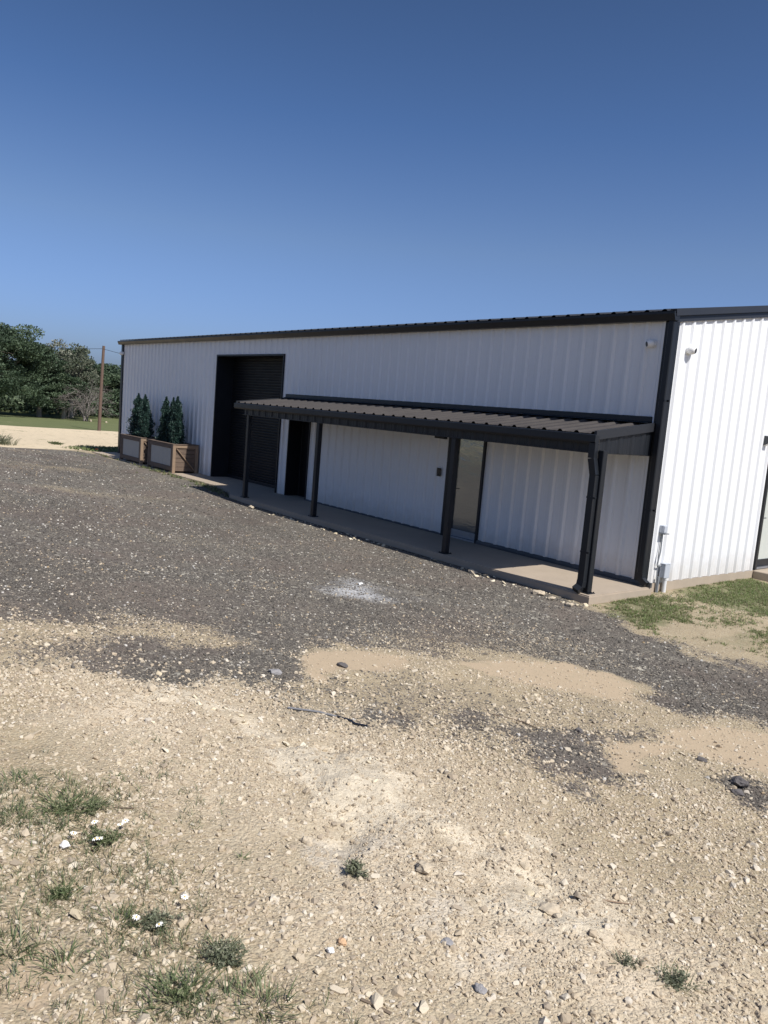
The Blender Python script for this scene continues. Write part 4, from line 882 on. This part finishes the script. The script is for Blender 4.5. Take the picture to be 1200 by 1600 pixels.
plant('small flat weed on the far sand in front of the pole',-27.2,-1.2,[('leaves',Hb('leaves',50,.12,.5,M['weed'],54,.06,16))])
# sparse growth nobody could count
def blade_patch(name,label,pts,h,mats,seed,width,per=5):
    rs_=np.random.RandomState(seed); V=[];F=[];T=[];MI=[]
    for (x,y,q) in pts:
        z=gz1(x,y); 
        for i in range(per):
            az=rs_.rand()*6.283; L=h*q*(.5+.8*rs_.rand()); el=math.radians(80-50*rs_.rand()); p_=Vector((x+rs_.normal(0,.012),y+rs_.normal(0,.012),z-.004)); side=Vector((-math.sin(az),math.cos(az),0)); b=len(V); tn=rs_.rand(); mi=rs_.randint(0,len(mats)); wv=width*(.7+.6*rs_.rand())
            for s in range(3):
                ww=wv*(1,.75,.1)[s]; V+=[(p_-side*ww/2)[:],(p_+side*ww/2)[:]]
                if s<2: F.append((b+2*s,b+2*s+1,b+2*s+3,b+2*s+2)); T.append(tn); MI.append(mi)
                p_=p_+Vector((math.cos(az)*math.cos(el),math.sin(az)*math.cos(el),math.sin(el)))*(L/2); el-=.5
    me=bpy.data.meshes.new(name); me.from_pydata(V,[],F); me.update(); at=me.attributes.new('tone','FLOAT','FACE'); at.data.foreach_set('value',np.array(T,np.float32))
    for m_ in mats: me.materials.append(m_)
    me.polygons.foreach_set('material_index',np.array(MI,np.int32)); o=link_mesh(name,me); o['kind']='stuff'; o['label']=label; return o
def patch_pts(names,n,seed,thr=.5,clear=True,box=None):
    rs_=np.random.RandomState(seed); out=[]
    for nm,cnt in names:
        p_=np.array(POLY[nm]); x=rs_.uniform(p_[:,0].min()-.4,p_[:,0].max()+.4,cnt*4); y=rs_.uniform(p_[:,1].min()-.4,p_[:,1].max()+.4,cnt*4)
        m_=pm(x,y,nm,.7 if nm!='verge' else .14,1.2); g_=np.clip(m_+1.1*vnoise(x,y,3.,61)+.7*vnoise(x,y,9,62),0,1.4); k_=(rs_.rand(len(x))<(g_-.35))
        k_&=(slab_in(x,y)<-.012)&~((x>.0)&(x<1.36)&(y>3.58)&(y<5.32))
        xx,yy,gg=x[k_][:cnt],y[k_][:cnt],g_[k_][:cnt]; out+=list(zip(xx,yy,.6+.4*np.clip(gg,0,1)))
    return out
blade_patch('grass','short green grass growing at the foot of the end wall',patch_pts([('lawn1',2600),('lawn2',9000),('lawn3',700),('lawn4',1500)],0,71),.045,[M['lawn'],M['lawn'],M['drygrass']],81,.007,5)
blade_patch('corner_grass','grass on the shaded ground at the far end of the building',patch_pts([('cornerlawn',1400)],0,75),.10,[M['lawn'],M['weed']],85,.02,5)
blade_patch('edge_grass','scattered grass along the front edge of the walkway by the planters',patch_pts([('verge',900)],0,72),.11,[M['lawn'],M['weed'],M['drygrass']],82,.012,6)
blade_patch('weed_sprigs','sparse green and dry sprigs between the pebbles at lower left',patch_pts([('weeds',2700)],0,73),.052,[M['weed'],M['weed'],M['greyweed'],M['drygrass']],83,.003,5)
# ================================================================= far trees
def place(t,x,y,rz,s,label=None,group=None):
    t.location=(x,y,float(terrain(np.array([x]),np.array([y]))[0])-.05); t.rotation_euler=(0,0,rz); t.scale=s if hasattr(s,'__len__') else (s,s,s)
    if label: t['label']=label
    if group: t['group']=group
    return t
big=oak('oak_tree','large dense dark green oak at the left edge of the field',5,9.6,5.6,M['oakleaf'],M['bark'],2.3,52000,.18,low=-1.1,density=1.9)
place(big,-69.4,4.5,0,(1.08,1.08,.86))
pale=oak('oak_tree','dark oak with a pale straight trunk, right of the large oak',8,6.6,3.2,M['oakleaf'],M['barkpale'],2.4,24000,.17,low=-.4,density=1.3)
place(pale,-70.6,9.7,.6,1)
gry=oak('oak_tree','thin greyish oak with sky showing through its top, left of the pole',17,7.4,3.3,M['oakgrey'],M['bark'],2.2,7500,.18,trunks=2)
place(gry,-70.2,11.8,0,1)
for x,y,rz,s,l in ((-67.5,4.2,2.,(.62,.62,.5),'low oak crowding the foot of the large oak'),(-74.0,13.6,1.,(1.1,1.1,1.0),'dark oak behind the thin greyish oak'),(-69.3,11.5,4.,(.8,.8,.62),'small dense oak in front of the thin greyish oak')):
    place(copy_tree(pale),x,y,rz,s,l)
back=oak('oak_tree','dark oak in the wood behind the field',29,6.4,4.6,M['oakleaf'],M['bark'],1.2,24000,.22,low=-.8,group='oaks in the far wood')
spots=[(-82.7,20.6),(-84.5,15.4),(-86.5,10.2),(-87.5,4.4),(-90.5,24.5),(-95.5,17.5),(-97,8.8),(-88.5,-1.5),(-79.5,25.5),(-84,31),(-86.5,-7.5)]
rd=random.Random(3)
for i,(x,y) in enumerate(spots):
    o=back if i==0 else copy_tree(back); place(o,x,y,rd.random()*6,(rd.uniform(.95,1.15),rd.uniform(.95,1.15),rd.uniform(.82,.96)))
place(copy_tree(big),-80,-9,1.,(1,1,.95),'tall dense oak beyond the left edge of the large oak')
# dark scrub under the wood
rs2=np.random.RandomState(9); n=26000; P=np.stack([rs2.uniform(-92,-76.5,n),rs2.uniform(-12,34,n),np.zeros(n)],1); hgt=1.5+1.3*vnoise(P[:,0],P[:,1],.35,90)*1.4; P[:,2]=terrain(P[:,0],P[:,1])+rs2.rand(n)**.8*np.maximum(.3,hgt+.8)
d=rs2.normal(size=(n,3)); d/=np.linalg.norm(d,axis=1)[:,None]
o=link_mesh('thicket',leaves_mesh('thicket',P,d,.34*(.6+.8*rs2.rand(n)),M['oakleaf'],91,1.4)); o['kind']='stuff'; o['label']='dark scrub filling the foot of the wood'
# bare grey bush
t=thing('bare_shrub','leafless grey tangle of branches just left of the pole','dead shrub',(-66.2,12.55,float(terrain(np.array([-66.2]),np.array([12.55]))[0])))
rd=random.Random(44); w=MB()
def twig(p,d,L,r,depth):
    q=p+d*L*.5+Vector((rd.uniform(-.1,.1),rd.uniform(-.1,.1),rd.uniform(-.05,.1)))*L; e=q+(d+Vector((rd.uniform(-.4,.4),rd.uniform(-.4,.4),rd.uniform(-.5,.15)))).normalized()*L*.5
    w.tube([p,q,e],[r,r*.75,r*.45],4 if depth<2 else 5,False)
    if depth>0:
        for i in range(4):
            b=p.lerp(q,rd.uniform(.3,1)) if i%2 else q.lerp(e,rd.uniform(.2,1)); twig(b,(d+Vector((rd.uniform(-1,1),rd.uniform(-1,1),rd.uniform(-.6,.7)))).normalized(),L*.55,r*.5,depth-1)
for i in range(9):
    a=rd.random()*6.28; twig(Vector((rd.uniform(-.2,.2),rd.uniform(-.2,.2),0)),Vector((math.cos(a)*.5,math.sin(a)*.5,.9)).normalized(),2.3,.045,3)
for i in range(34):
    a=rd.random()*6.28; q=rd.random()**.5*1.35; twig(Vector((q*math.cos(a),q*math.sin(a),rd.uniform(1.2,3.0))),Vector((math.cos(a),math.sin(a),rd.uniform(-.8,.6))).normalized(),1.3,.022,2)
w.build('branches',M['deadwood'],t)
# pole and wires
PZ=float(terrain(np.array([-50.8]),np.array([8.6]))[0])
t=thing('utility_pole','bare brown wooden utility pole at the edge of the far sand','utility pole',(-50.8,8.6,PZ)); ph=5.5-PZ
w=MB(); w.tube([(0,0,-1),(0,0,0),(-.02,.05,ph*.5),(-.03,.13,ph)],[.125,.12,.11,.095],14); w.build('shaft',M['pole'],t)
w=MB(); w.tube([(.05,.0,ph-.22),(.2,-.05,ph-.22)],[.035,.035],8); w.tube([(-.2,.15,ph-.2),(-.05,.1,ph-.2)],[.035,.035],8); w.build('wire_bracket',M['base'],t)
def wire(label,a,b,sag):
    a=Vector(a);b=Vector(b); w=MB(); P=[]
    for i in range(17):
        q=i/16; p_=a.lerp(b,q); p_.z-=sag*4*q*(1-q); P.append(p_-a)
    w.tube(P,.014,6); return tag(w.build('power_line',M['wire'],None,a),label,'cable')
wire('thin black cable running left from the pole top into the large oak',(-50.95,8.7,5.30),(-71.5,8.6,5.9),.12)
wire('thin black cable dropping from the pole top to the back of the building',(-50.65,8.6,5.28),(-23.1,10.2,3.0),.22)
# ================================================================= light, sky, camera
to_sun=Vector((.80,.10,1.0)).normalized(); el=math.asin(to_sun.z); az=math.atan2(to_sun.x,to_sun.y)
sd=bpy.data.lights.new('sun','SUN'); sd.energy=SUN_E; sd.angle=R(.53); sd.color=(1,.955,.89); so=bpy.data.objects.new('sun',sd); COL.objects.link(so); so.location=(20,-5,30); so.rotation_euler=to_sun.to_track_quat('Z','Y').to_euler()
wd=bpy.data.worlds.new('World'); scene.world=wd; wd.use_nodes=True; nt=wd.node_tree; bg=nt.nodes['Background']; sk=nt.nodes.new('ShaderNodeTexSky'); sk.sky_type='NISHITA'; sk.sun_disc=False
sk.sun_elevation=el; sk.sun_rotation=az; sk.altitude=300; sk.air_density=1.0; sk.dust_density=SKY_DUST; sk.ozone_density=SKY_O3; 
k=N(nt); up=k.n('ShaderNodeSeparateXYZ'); k.link(k.n('ShaderNodeTexCoord').outputs['Generated'],up.inputs[0])
cr=k.n('ShaderNodeValToRGB'); k.link(up.outputs[2],cr.inputs[0]); e_=cr.color_ramp.elements
for i_,(p_,c_) in enumerate(SKY_TINT):
    q_=e_[i_] if i_<2 else e_.new(p_); q_.position=p_; q_.color=rgb([x*.4 for x in c_])
tn=k.n('ShaderNodeVectorMath',operation='SCALE'); k.link(cr.outputs[0],tn.inputs[0]); tn.inputs['Scale'].default_value=1/.4; tint=tn.outputs[0]
k.link(k.mix(1.,sk.outputs[0],tint,'MULTIPLY'),bg.inputs[0]); bg.inputs[1].default_value=SKY_S
cd=bpy.data.cameras.new('camera'); cam=bpy.data.objects.new('camera',cd); COL.objects.link(cam); scene.camera=cam
cd.sensor_fit='VERTICAL'; cd.sensor_height=36; cd.sensor_width=27; cd.lens=36*1213.45/1600; cd.clip_start=.05; cd.clip_end=3000
m=Matrix(((0.622293,-0.149744,0.768328),(0.778479,0.015591,-0.627477),(0.081981,0.988602,0.126275))).to_4x4(); m.translation=CAMP; cam.matrix_world=m
scene.view_settings.view_transform='Standard'; scene.view_settings.look='None'; scene.view_settings.gamma=1; scene.view_settings.exposure=EXPO
scene.cycles.max_bounces=8; scene.cycles.diffuse_bounces=4
